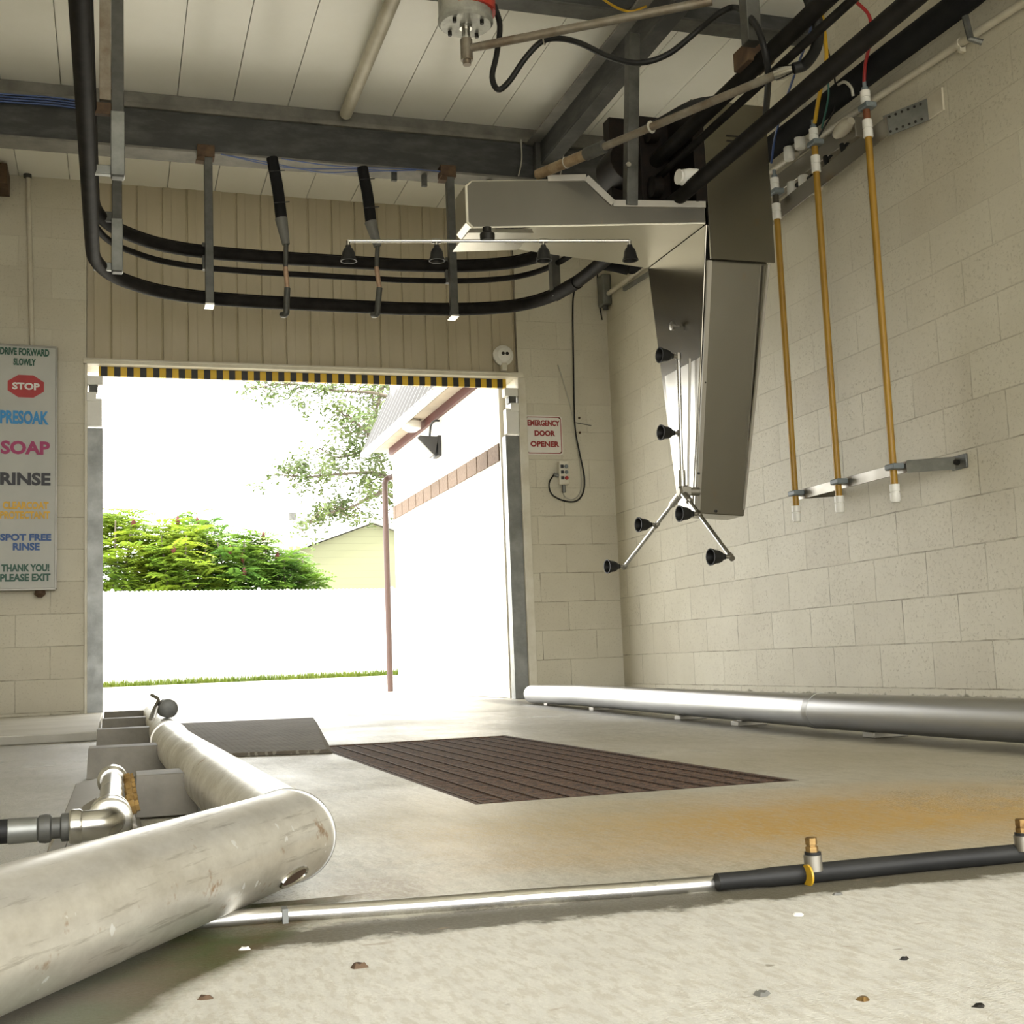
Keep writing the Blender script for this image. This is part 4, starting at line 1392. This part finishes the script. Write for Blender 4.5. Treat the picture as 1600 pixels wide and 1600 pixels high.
# drain mouth near the corner: dark oval hole rim
side = V((.857, -.515, 0))
hc = corner + dn * .085 + (side * .80 + V((0, 0, -.60))).normalized() * (GR + .0006)
nn = (side * .80 + V((0, 0, -.60))).normalized()
uu = dn
vv = nn.cross(uu)
hole = MB()
vs = [hc] + [hc + uu * (.034 * cos(2 * pi * k / 24)) + vv * (.012 * sin(2 * pi * k / 24)) - nn * (.0007 * abs(sin(2 * pi * k / 24))) for k in range(24)]
hole.add([v + nn * .0008 for v in vs], [(0, 1 + k, 1 + (k + 1) % 24) for k in range(24)])
part('drain_mouth', hole, MT['rust'], nt_)
rim = MB().tube([v + nn * .0006 for v in vs[1:]] + [vs[1] + nn * .0006], .0022, 6, caps=False)
part('mouth_rim', rim, MT['chrome'], nt_)
# shingled support plates
for k_, (yb, x0, x1, hgt) in enumerate(((2.50, .035, .15, .080), (3.50, -.07, .14, .082), (4.62, -.062, .14, .085), (5.75, -.055, .15, .085), (6.85, -.055, .16, .085))):
    sp = MB()
    sp.hexa([(x0, yb, .004), (x1, yb, .004), (x1, yb + .006, .004), (x0, yb + .006, .004)], [(x0 + .004, yb + .03, hgt), (x1, yb + .03, hgt), (x1, yb + .036, hgt), (x0 + .004, yb + .036, hgt)])
    sp.box((x0 + .004, yb + .03, hgt - .006), (x1, yb + .16, hgt))
    sp.box((x0 + .004, yb + .15, 0), (x1, yb + .156, hgt))
    part('support_plate', sp, MT['plategrey'], t, bevel=.0015)

# roller on the far end of the left tube
rc = onZ(263, 1107, .155)
t = thing('guide_roller', 'small steel roller on a wire bracket clamped on top of the left guide tube', 'roller', (rc.x, rc.y, .13))
part('roller', MB().lathe([(.022, 0), (.031, .004), (.031, .12), (.022, .125)], rc + V((0, -.03, .0)), (-.05, 1, 0), 24), MT['tube'], t)
b0 = V((.145, rc.y + .0, .132))
brk = MB().tube(smooth_path([b0 + V((-.03, -.28, 0)), b0 + V((-.012, -.03, .028)), rc + V((-.03, 0, .0)), rc + V((0, 0, 0))], 4), .005, 8)
brk.tube(smooth_path([b0 + V((-.035, -.10, -.005)), b0 + V((-.02, 0, .025)), rc + V((-.03, .05, .03)), rc + V((-.05, .1, .045))], 4), .006, 8)
part('bracket', brk, MT['dull'], t)

# ------------------------------------------------------------------ water manifold beside the tube
mz = .078
m0, m1 = V((-.006, 1.80, mz)), V((-.004, 2.52, mz))
t = thing('water_manifold', 'stainless water manifold with brass outlets lying left of the guide tube', 'manifold', (0, 2.1, 0))
body = part('manifold_pipe', MB().tube([m0 + V((0, .03, 0)), m1], .0185, 24), MT['chrome'], t)
part('end_ring', MB().lathe([(.022, 0), (.027, .004), (.027, .05), (.022, .055)], m1 - V((0, .055, 0)), (0, 1, 0), 28).lathe([(.024, 0), (.024, .03), (.012, .035)], m1, (0, 1, 0), 24), MT['chrome'], t)
part('end_ring', MB().lathe([(.024, 0), (.0295, .004), (.0295, .035), (.025, .04), (.025, .06), (.0285, .064), (.0285, .078), (.022, .08)], m0 + V((0, .0, 0)), (0, 1, 0), 28), MT['chrome'], t)
el = smooth_path([m0 + V((0, .03, 0)), m0 + V((0, -.005, 0)), m0 + V((-.008, -.032, 0)), m0 + V((-.024, -.040, 0)), m0 + V((-.038, -.041, 0))], 5)
part('elbow', MB().tube(el, .0195, 24).lathe([(.020, 0), (.022, .003), (.022, .014), (.020, .016)], m0 + V((-.034, -.041, 0)), (-1, 0, 0), 24), MT['chrome'], t)
cx0 = m0 + V((-.049, -.041, 0))
part('hose_coupling', MB().lathe([(.016, -.004), (.018, .0), (.018, .01), (.0135, .012), (.0135, .022), (.0175, .024), (.0185, .03), (.0175, .037), (.0135, .040)], cx0, (-1, 0, 0), 24), MT['tube'], t)
part('hose_ferrule', MB().lathe([(.0135, .038), (.016, .040), (.0165, .074), (.0145, .076)], cx0, (-1, 0, 0), 24), MT['galv'], t)
part('supply_hose', MB().tube(smooth_path([cx0 + V((-.07, 0, 0)), cx0 + V((-.2, 0, 0)), cx0 + V((-.45, .05, -.03)), cx0 + V((-.75, .10, -.06))], 6), .0155, 16), MT['rubber'], t)
for k_ in range(6):
    y = 1.915 + k_ * .105
    q = V((.016, y, mz + .002))
    part('brass_outlet', MB().lathe([(.008, 0), (.011, .003), (.011, .012), (.0085, .013), (.0085, .018)], q, (1, 0, .25), 6), MT['brass'], t)
bb = MB().box((-.10, 2.12, .0), (.045, 2.5, .006)).hexa([(-.10, 2.12, .006), (-.025, 2.12, .006), (-.025, 2.5, .006), (-.10, 2.5, .006)], [(-.098, 2.14, .012), (-.03, 2.14, .05), (-.03, 2.48, .05), (-.098, 2.48, .012)])
part('base_plate', bb, MT['dull'], t, bevel=.002)
part('saddle', MB().box((-.025, 2.05, .004), (.02, 2.09, mz)).box((-.025, 2.40, .004), (.02, 2.44, mz)), MT['dull'], t, bevel=.002)
part('side_plate', MB().box((.024, 1.82, .0), (.029, 2.55, .06)), MT['dull'], t)
fpz = [onZ(x, y, .03) for x, y in ((66, 1337), (118, 1240), (160, 1228), (150, 1318))]
fpz = [V((p.x, p.y, 0)) for p in fpz]
lift = (.014, .05, .05, .03)
part('front_plate', MB().hexa([p + V((0, 0, h - .006)) for p, h in zip(fpz, lift)], [p + V((0, 0, h)) for p, h in zip(fpz, lift)]), MT['dull'], t, bevel=.002)
part('plate_foot', MB().bar(fpz[0].lerp(fpz[3], .2) + V((0, 0, .0)), fpz[1].lerp(fpz[2], .2) + V((0, 0, .0)), .02, .05), MT['plategrey'], t)

# ------------------------------------------------------------------ right guide rail
RR = .056
pts = [(2.445, 7.40, .058), (2.36, 6.30, .07), (2.24, 4.80, .07), (2.162, 3.62, .07)]
t = thing('guide_rail', 'long clean stainless tyre guide tube along the right wall', 'guide rail', (2.2, 4, 0))
part('far_tube', MB().tube(pts, RR * .97, 40), MT['guideR'], t)
part('near_tube', MB().tube([(2.162, 3.62, .07), (2.17, 2.4, .07), (2.18, .6, .07)], RR, 40), MT['guideR'], t)
part('weld_ring', MB().tube([(2.163, 3.60, .07), (2.162, 3.63, .07)], RR + .0015, 40), MT['guideR'], t)
for x_, y_ in ((2.42, 7.0), (2.34, 6.05), (2.24, 4.8), (2.19, 4.2), (2.165, 3.3), (2.17, 2.3), (2.175, 1.2)):
    part('foot_plate', MB().box((x_ - .03, y_ - .03, 0), (x_ + .09, y_ + .03, .016)).box((x_ - .01, y_ - .02, .014), (x_ + .03, y_ + .02, .03)), MT['dull'], t, bevel=.002)
q = onX(1316, 1093, 3.40)
single('anchor_clip', MB().box((q.x - .012, q.y - .02, 0), (q.x + .004, q.y + .02, .045)), MT['galv'], 'small grey anchor clip at the foot of the right wall', 'bracket', bevel=.002)

# ------------------------------------------------------------------ pipe across the floor
fz = .006
fp = [onZ(x, y, fz) for x, y in ((345, 1438), (445, 1430), (640, 1417), (850, 1401), (1000, 1391), (1130, 1380))]
fp = [V((p.x, p.y, fz)) for p in fp]
t = thing('floor_pipe', 'thin spray pipe crossing the floor, bare steel turning to black wet pipe', 'pipe', (.6, 1.4, 0))
part('steel_pipe', MB().tube(smooth_path([fp[0] + (fp[0] - fp[1]) * 1.2] + fp, 4), .0098, 16), MT['chrome'], t)
gp = [onZ(x, y, .011) for x, y in ((1120, 1378), (1270, 1364), (1440, 1347), (1600, 1332), (1900, 1300))]
part('black_pipe', MB().tube(smooth_path(gp, 5), [.0098 if i < 3 else .0112 for i in range(len(smooth_path(gp, 5)))], 16), MT['rubber'], t, label='black wet part of the pipe')
q = onZ(1272, 1366, .011)
for qq, lbl in ((q, None), (onZ(1600, 1334, .011), None)):
    nz = part('nozzle', MB().lathe([(.0105, 0), (.0105, .018), (.0085, .0185), (.0085, .021)], qq + V((0, 0, .004)), (-.03, 0, 1), 16), MT['dull'], t)
    part('brass_tip', MB().lathe([(.0075, 0), (.0075, .006), (.006, .0065), (.006, .008), (.007, .0085), (.007, .016), (.005, .017)], qq + V((-.0007, 0, .0255)), (-.03, 0, 1), 6), MT['brass'], nz)
    part('rubber_ring', MB().lathe([(.0095, 0), (.0095, .003)], qq + V((0, 0, .0225)), (0, 0, 1), 14), MT['rubber'], nz)
q = onZ(1262, 1368, .011)
part('yellow_tie', MB().lathe([(.0125, -.0012), (.0125, .0012)], q, (1, -.0, .0), 14), MT['yellhose'], t)
q = onZ(444, 1431, fz)
part('pipe_clip', MB().box(q + V((-.003, -.012, -.008)), q + V((.003, -.006, .009))).lathe([(.0105, -.003), (.0105, .003)], q, (1, 0, 0), 16), MT['galv'], t)
part('pipe_collar', MB().tube([onZ(1183, 1374, .011) + V((0, .014, 0)), onZ(1235, 1368, .011) + V((0, .014, 0))], .006, 8), MT['rust'], t)

# small litter on the near slab
lit = [(560, 1511, .010, 'rust', 'curled dark brown leaf lying on the near floor slab'), (1190, 1554, .008, 'tape', 'grey green crumb of dirt on the near slab at the right'), (1247, 1430, .006, 'pvc', 'small white pebble just in front of the cross pipe'),
       (1350, 1562, .006, 'brass', 'tiny orange leaf scrap on the near slab'), (1412, 1499, .005, 'darkhole', 'tiny dark grit speck right of the orange scrap'), (1530, 1573, .005, 'darkhole', 'tiny dark grit speck near the lower right corner'),
       (1310, 1398, .006, 'tape', 'small dark crumb beside the damp edge of the cross pipe'), (382, 1483, .006, 'pvc', 'small white flake near the algae strip'), (320, 1560, .007, 'rust', 'brown leaf scrap beside the algae strip at the bottom')]
for px, py, r, mm, lb in lit:
    p = onZ(px, py, 0)
    mb = MB()
    nseg = 9
    rim_, top_ = [], []
    for k_ in range(nseg):
        a = 2 * pi * k_ / nseg
        rr = r * random.uniform(.6, 1.1)
        rim_.append(p + V((rr * 1.2 * cos(a), rr * sin(a), 0)))
        top_.append(p + V((rr * .7 * cos(a), rr * .6 * sin(a), r * random.uniform(.25, .5))))
    mb.add(rim_ + top_, [tuple(range(nseg - 1, -1, -1)), tuple(range(nseg, 2 * nseg))] + [(i, (i + 1) % nseg, nseg + (i + 1) % nseg, nseg + i) for i in range(nseg)])
    single('floor_crumb', mb, MT[mm], lb, 'debris')

# ================================================================== OUTSIDE
# neighbouring wing with block wall, tile band, mansard roof
BX, BYc = 2.72, 12.5
t = thing('white_building', 'white block building with ribbed metal mansard roof outside the exit', 'building', (5, 10.6, 0))
part('wall', MB().box((BX, 8.75, 0), (9, BYc, 3.2)), MT['whitewall'], t, smooth=False)
tb = MB()
y = 8.76
while y < BYc - .01:
    y1 = min(y + .30, BYc)
    tb.box((BX - .012, y + .012, 1.735), (BX, y1 - .012, 1.865))
    y = y1
part('tile_band', tb, MT['band'], t, smooth=False, label='band of tan split-face tiles')
part('red_trim', MB().box((BX - .03, 8.76, 2.40), (BX, BYc + .02, 2.49)), MT['redtrim'], t, label='dark red trim under the soffit')
EX, EZ, EY = 2.50, 2.445, 12.78
part('soffit', MB().box((EX, 8.76, EZ + .03), (BX + .2, EY, EZ + .055)), MT['soffit'], t)
mr = MB()
y = 8.76
prof = []
while y < EY:
    prof += [(y, 0.), (y + .17, 0.), (y + .185, .03), (y + .215, .03), (y + .23, 0.)]
    y += .23
prof = [p for p in prof if p[0] <= EY]
slope = V((.36, 0, .76)).normalized()
nrm = V((-.76, 0, .36)).normalized()
vs, fs = [], []
for yy, h in prof:
    for s_ in (0., 2.2):
        vs.append(V((EX - .03, yy, EZ)) + slope * s_ + nrm * h)
for i in range(len(prof) - 1):
    fs.append((2 * i, 2 * i + 1, 2 * i + 3, 2 * i + 2))
mr.add(vs, fs)
mr.hexa([V((EX - .03, 8.76, EZ)), V((EX - .03, EY, EZ)), V((EX + .04, EY, EZ)), V((EX + .04, 8.76, EZ))], [V((EX - .03, 8.76, EZ)) + slope * 2.2, V((EX - .03, EY, EZ)) + slope * 2.2, V((EX + .04, EY, EZ)) + slope * 2.2, V((EX + .04, 8.76, EZ)) + slope * 2.2])
part('mansard_roof', mr, MT['metalroof'], t, smooth=False)
part('eave_edge', MB().box((EX - .05, 8.76, EZ - .02), (EX + .01, EY + .02, EZ + .03)), MT['cream'], t)
part('rake_edge', MB().bar(V((EX - .03, EY + .01, EZ)), V((EX - .03, EY + .01, EZ)) + slope * 2.2, .03, .05), MT['tube'], t)

# soffit lamp and wall flood light
q = onZ(636, 671, EZ + .03)
single('soffit_lamp', MB().lathe([(.04, -.11), (.085, -.08), (.09, -.02), (.07, 0)], (2.58, 11.0, EZ + .03), (0, 0, 1), 20), MT['pvc'], 'round white lamp under the soffit of the white building', 'lamp')
q = onX(668, 697, BX - .1)
t = thing('flood_light', 'dark wedge-shaped flood light on the white building wall', 'lamp', (BX - .1, q.y, q.z - .08))
part('housing', MB().hexa([(BX - .22, q.y - .14, q.z + .05), (BX - .22, q.y + .14, q.z + .05), (BX - .06, q.y + .10, q.z - .10), (BX - .06, q.y - .10, q.z - .10)], [(BX - .20, q.y - .14, q.z + .07), (BX - .20, q.y + .14, q.z + .07), (BX - .02, q.y + .10, q.z + .07), (BX - .02, q.y - .10, q.z + .07)]), MT['floodgrey'], t, bevel=.006)
part('lens', MB().hexa([(BX - .225, q.y - .12, q.z + .045), (BX - .225, q.y + .12, q.z + .045), (BX - .08, q.y + .09, q.z - .095), (BX - .08, q.y - .09, q.z - .095)], [(BX - .22, q.y - .12, q.z + .05), (BX - .22, q.y + .12, q.z + .05), (BX - .07, q.y + .09, q.z - .09), (BX - .07, q.y - .09, q.z - .09)]), MT['lampglass'], t)
part('wall_arm', MB().tube(smooth_path([(BX - .02, q.y - .14, q.z + .2), (BX - .06, q.y - .12, q.z + .2), (BX - .08, q.y - .06, q.z + .17), (BX - .08, q.y, q.z + .06)], 4), .01, 8), MT['floodgrey'], t)
part('back_plate', MB().box((BX - .03, q.y - .1, q.z - .1), (BX - .0, q.y + .1, q.z + .08)), MT['floodgrey'], t, bevel=.004)

# downspout
dsx, dsy = 2.655, 12.6
ztop = onY(604, 748, dsy).z
t = thing('downspout', 'thin brown downspout standing at the corner of the white building', 'downspout', (dsx, dsy, 0))
part('pipe', MB().tube([(dsx, dsy, 0), (dsx, dsy, ztop - .05)] + smooth_path([(dsx, dsy, ztop - .05), (dsx + .015, dsy, ztop - .01), (dsx + .05, dsy, ztop + .01), (dsx + .12, dsy - .08, ztop + .03)], 4)[1:], .030, 12), MT['brownpipe'], t)

# fence: chain link with white privacy slats
fy0, fsl = 25.9, .16


def fyv(x):
    return fy0 + fsl * (x + .3)


t = thing('slat_fence', 'long white chain-link fence filled with privacy slats across the lot', 'fence', (3, fyv(3), 0))
sl = MB()
x = -7.0
vs, fs = [], []
i = 0
while x < 14:
    h = 1.90 + (.025 if i % 2 else 0)
    y = fyv(x) + (.012 if i % 2 else -.012)
    vs += [(x, y, .10), (x, y, h)]
    x += .045
    i += 1
for k_ in range(i - 1):
    fs.append((2 * k_, 2 * k_ + 2, 2 * k_ + 3, 2 * k_ + 1))
sl.add(vs, fs)
part('slat_panel', sl, MT['fence'], t, smooth=False)
part('top_rail', MB().tube([(-7, fyv(-7) + .04, 1.86), (14, fyv(14) + .04, 1.86)], .022, 10), MT['fencepost'], t)
for x in (-6.0, -3.15, -.04, 2.85, 5.75, 8.7, 11.6):
    part('post', MB().tube([(x, fyv(x) - .03, 0), (x, fyv(x) - .03, 1.9)], .035, 12), MT['fencepost'], t)
    part('post_cap', MB().lathe([(.04, 0), (.04, .03), (.015, .06)], (x, fyv(x) - .03, 1.9), (0, 0, 1), 12), MT['fencepost'], t)
# kerb and grass at its foot
kb = MB().prism([(-7, fyv(-7) - .75, 0), (-7, fyv(-7) - .55, 0), (14, fyv(14) - .55, 0), (14, fyv(14) - .75, 0)], (0, 0, .05))
struct('kerb', kb, MT['outcon'])
gm = MB()
for k_ in range(9000):
    x = random.uniform(-2.5, 9.5)
    y = fyv(x) - random.uniform(.06, .5)
    h = random.uniform(.08, .22)
    a = random.uniform(0, pi)
    w_ = random.uniform(.008, .02)
    d = V((cos(a) * w_, sin(a) * w_, 0))
    ln = V((random.uniform(-.04, .04), random.uniform(-.04, .04), h))
    p = V((x, y, 0))
    gm.add([p - d, p + d, p + ln], [(0, 1, 2)])
single('grass_strip', gm, MT['grass'], 'strip of bright green grass along the foot of the white fence', 'grass', kind='stuff', smooth=False)

# houses behind the fence
pk, el_, er = onY(582, 817, 36), onY(468, 858, 36), onY(640, 834, 36)
t = thing('house', 'pale yellow sided gable house behind the fence', 'house', (pk.x, 38, 0))
xl = pk.x - 2.4
sl_ = (pk.z - el_.z) / (pk.x - el_.x)
poly = [(xl, 36, 0), (pk.x + 4.2, 36, 0), (pk.x + 4.2, 36, pk.z - 4.2 * sl_), (pk.x, 36, pk.z - .03), (xl, 36, pk.z - 2.4 * sl_ - .03)]
part('gable_wall', MB().prism(poly, (0, 7, 0)), MT['siding'], t, smooth=False)
rf = MB()
for sg in (-1, 1):
    ee = V((pk.x + sg * 4.4, 35.75, pk.z - 4.4 * sl_))
    pp = V((pk.x, 35.75, pk.z))
    if sg < 0:
        ee = V((pk.x - 2.75, 35.75, pk.z - 2.75 * sl_))
    rf.hexa([pp, ee, ee + V((0, 7.5, 0)), pp + V((0, 7.5, 0))], [pp + V((0, 0, .1)), ee + V((0, 0, .1)), ee + V((0, 7.5, .1)), pp + V((0, 7.5, .1))])
part('roof', rf, MT['roofgrey'], t, smooth=False)
a, b, c = onY(385, 838, 48), onY(462, 792, 48), onY(560, 792, 48)
t = thing('house', 'pale grey roofed house farther behind the yellow one', 'house', (b.x, 50, 0))
part('wall', MB().box((a.x + .3, 48.2, 0), (c.x + 2, 54, a.z - .1)), MT['whitewall'], t, smooth=False)
part('roof', MB().hexa([(a.x, 48, a.z - .15), (c.x + 3, 48, a.z - .15), (c.x + 3, 54, a.z - .15), (a.x, 54, a.z - .15)], [(b.x - .1, 50.8, b.z + .1), (c.x + .5, 50.8, b.z + .1), (c.x + .5, 51.2, b.z + .1), (b.x - .1, 51.2, b.z + .1)]), MT['roofgrey'], t, smooth=False)
vq = onY(460, 800, 48)
part('roof_vent', MB().box((vq.x - .12, 48.6, vq.z - .25), (vq.x + .16, 48.9, vq.z + .05)), MT['tube'], t)


# sumac shrubs behind the fence
def compound_leaf(mb, p, d, L, nl=8, droop=.35):
    """pinnate leaf: a drooping rachis with paired leaflets"""
    d = d.normalized()
    side = d.cross(V((0, 0, 1)))
    if side.length < .01:
        side = V((1, 0, 0))
    side.normalize()
    upv = side.cross(d)
    for k in range(1, nl + 1):
        s = k / nl
        q = p + d * (L * s) + V((0, 0, -droop * L * s * s))
        ll = L * .30 * (1 - .45 * abs(s - .45))
        wd = ll * .20
        for sg in (-1, 1):
            ax = (side * sg + d * .45 + V((0, 0, -.25 - .2 * s))).normalized()
            wv = ax.cross(upv).normalized() * wd
            mb.add([q, q + ax * ll * .45 + wv, q + ax * ll, q + ax * ll * .45 - wv], [(0, 1, 2, 3)])


def sumac(name, cx, cy, rx, ry, z0, ztop, nleaf, lb, m, seeds, seed):
    rnd = random.Random(seed)
    t = thing(name, lb, 'shrub', (cx, cy, 0), 'sumac shrubs behind the fence')
    fm, st = MB(), MB()
    for k in range(6):
        a = 2 * pi * k / 6 + rnd.random()
        tip = V((cx + rx * .65 * cos(a), cy + ry * .65 * sin(a), ztop * .88))
        st.tube([(cx + .2 * cos(a), cy + .2 * sin(a), 0), (cx + rx * .35 * cos(a), cy + ry * .35 * sin(a), ztop * .5), tip], [.05, .035, .015], 7)
    tops = []
    for k in range(nleaf // 9):
        # one shoot tip: a whorl of leaves
        a = rnd.uniform(0, 2 * pi)
        el2 = math.asin(rnd.uniform(-.35, 1))
        rr = rnd.uniform(.55, 1.0) ** .6
        hz = (ztop - z0) * .5
        c0 = V((cx + rx * rr * cos(el2) * cos(a), cy + ry * rr * cos(el2) * sin(a), z0 + hz * .6 + (ztop - z0 - hz * .6) * rr * sin(el2)))
        if c0.z < .9:
            continue
        tops.append(c0)
        for j in range(9):
            an = 2 * pi * j / 9 + rnd.random() * .5
            d = V((cos(an), sin(an), rnd.uniform(-.05, .75)))
            compound_leaf(fm, c0 + V((0, 0, rnd.uniform(-.2, .05))), d, rnd.uniform(.36, .62), 8, rnd.uniform(.2, .55))
    part('foliage', fm, m, t, smooth=False)
    part('stems', st, MT['bark'], t)
    tops.sort(key=lambda v: v.y - v.z)
    for k in range(min(seeds, len(tops))):
        q = tops[(k * 5 + 2) % len(tops)] + V((0, -.12, -.06))
        part('seed_head', MB().lathe([(.01, 0), (.045, .04), (.05, .09), (.03, .17), (.005, .22)], q, (rnd.uniform(-.2, .2), 0, 1), 8), MT['seed'], t)


sumac('sumac_shrub', -.05, 29.2, 1.15, 1.5, 1.0, 4.07, 1680, 'bright yellow-green sumac at the left door jamb, tallest of the row', MT['sumac'], 2, 3)
sumac('sumac_shrub', 1.35, 28.8, 1.0, 1.3, .9, 3.67, 1500, 'sumac shrub second from the left, light green with drooping leaves', MT['sumac'], 2, 5)
sumac('sumac_shrub', 1.75, 30.6, 1.1, 1.2, 1.2, 4.07, 1260, 'deeper green sumac shrub rising behind the second one', MT['sumac_dark'], 2, 8)
sumac('sumac_shrub', 2.75, 29.0, .95, 1.2, .9, 3.57, 1380, 'deeper green sumac shrub with red seed heads right of the middle', MT['sumac_dark'], 4, 11)
sumac('sumac_shrub', 3.75, 29.0, .72, 1.0, .8, 3.07, 1020, 'low deep green sumac at the right end, in front of the yellow house', MT['sumac_dark'], 1, 14)

# tree behind the white building, its branches reaching left over the lot
TY = 18.0
rnd = random.Random(21)
t = thing('leafy_tree', 'airy tree behind the white building, thin leafy branches reaching left', 'tree', (5.0, TY, 0))
tk = MB().tube([(5.0, TY, 0), (4.95, TY, 2.0), (4.7, TY + .1, 4.0), (4.4, TY, 6.5)], [.16, .14, .10, .05], 10)
part('trunk', tk, MT['bark'], t)
bm_, lf = MB(), MB()
lines = [[(660, 640), (590, 615), (520, 610), (455, 600), (405, 605)], [(640, 760), (590, 740), (540, 740), (480, 745), (432, 742)], [(650, 800), (600, 770), (555, 790), (520, 800), (465, 822)], [(630, 700), (592, 690), (555, 660), (525, 640)],
         [(600, 600), (588, 640), (584, 680), (596, 720)], [(640, 680), (580, 700), (530, 715), (500, 700)], [(620, 560), (560, 585), (500, 585), (440, 590)]]
for ln in lines:
    dy = rnd.uniform(-.8, .8)
    pts = smooth_path([onY(x, y, TY + dy) for x, y in ln], 6)
    pts = [V((4.72, TY, 3.6))] + pts
    bm_.tube(pts, [.035 - .029 * i / (len(pts) - 1) for i in range(len(pts))], 7)
    L_ = len(pts)
    for i, p in enumerate(pts[1:]):
        k_ = (i + 1) / L_
        for c_ in range(4):
            if rnd.random() < .30:
                continue
            q = p + V((rnd.gauss(0, .16), rnd.gauss(0, .3), rnd.gauss(0, .13)))
            bm_.tube([p, q], [.007, .004], 5, caps=False)
            for j in range(18):
                a = rnd.uniform(0, 2 * pi)
                e_ = rnd.uniform(-.9, .5)
                d = V((cos(a) * cos(e_), sin(a) * cos(e_), sin(e_)))
                s_ = d.orthogonal().normalized()
                o_ = q + V((rnd.gauss(0, .07), rnd.gauss(0, .07), rnd.gauss(0, .06)))
                ll = rnd.uniform(.06, .10)
                lf.add([o_, o_ + d * ll * .5 + s_ * ll * .28, o_ + d * ll, o_ + d * ll * .5 - s_ * ll * .28], [(0, 1, 2, 3)])
part('branches', bm_, MT['bark'], t)
part('foliage', lf, MT['treeleaf'], t, smooth=False)
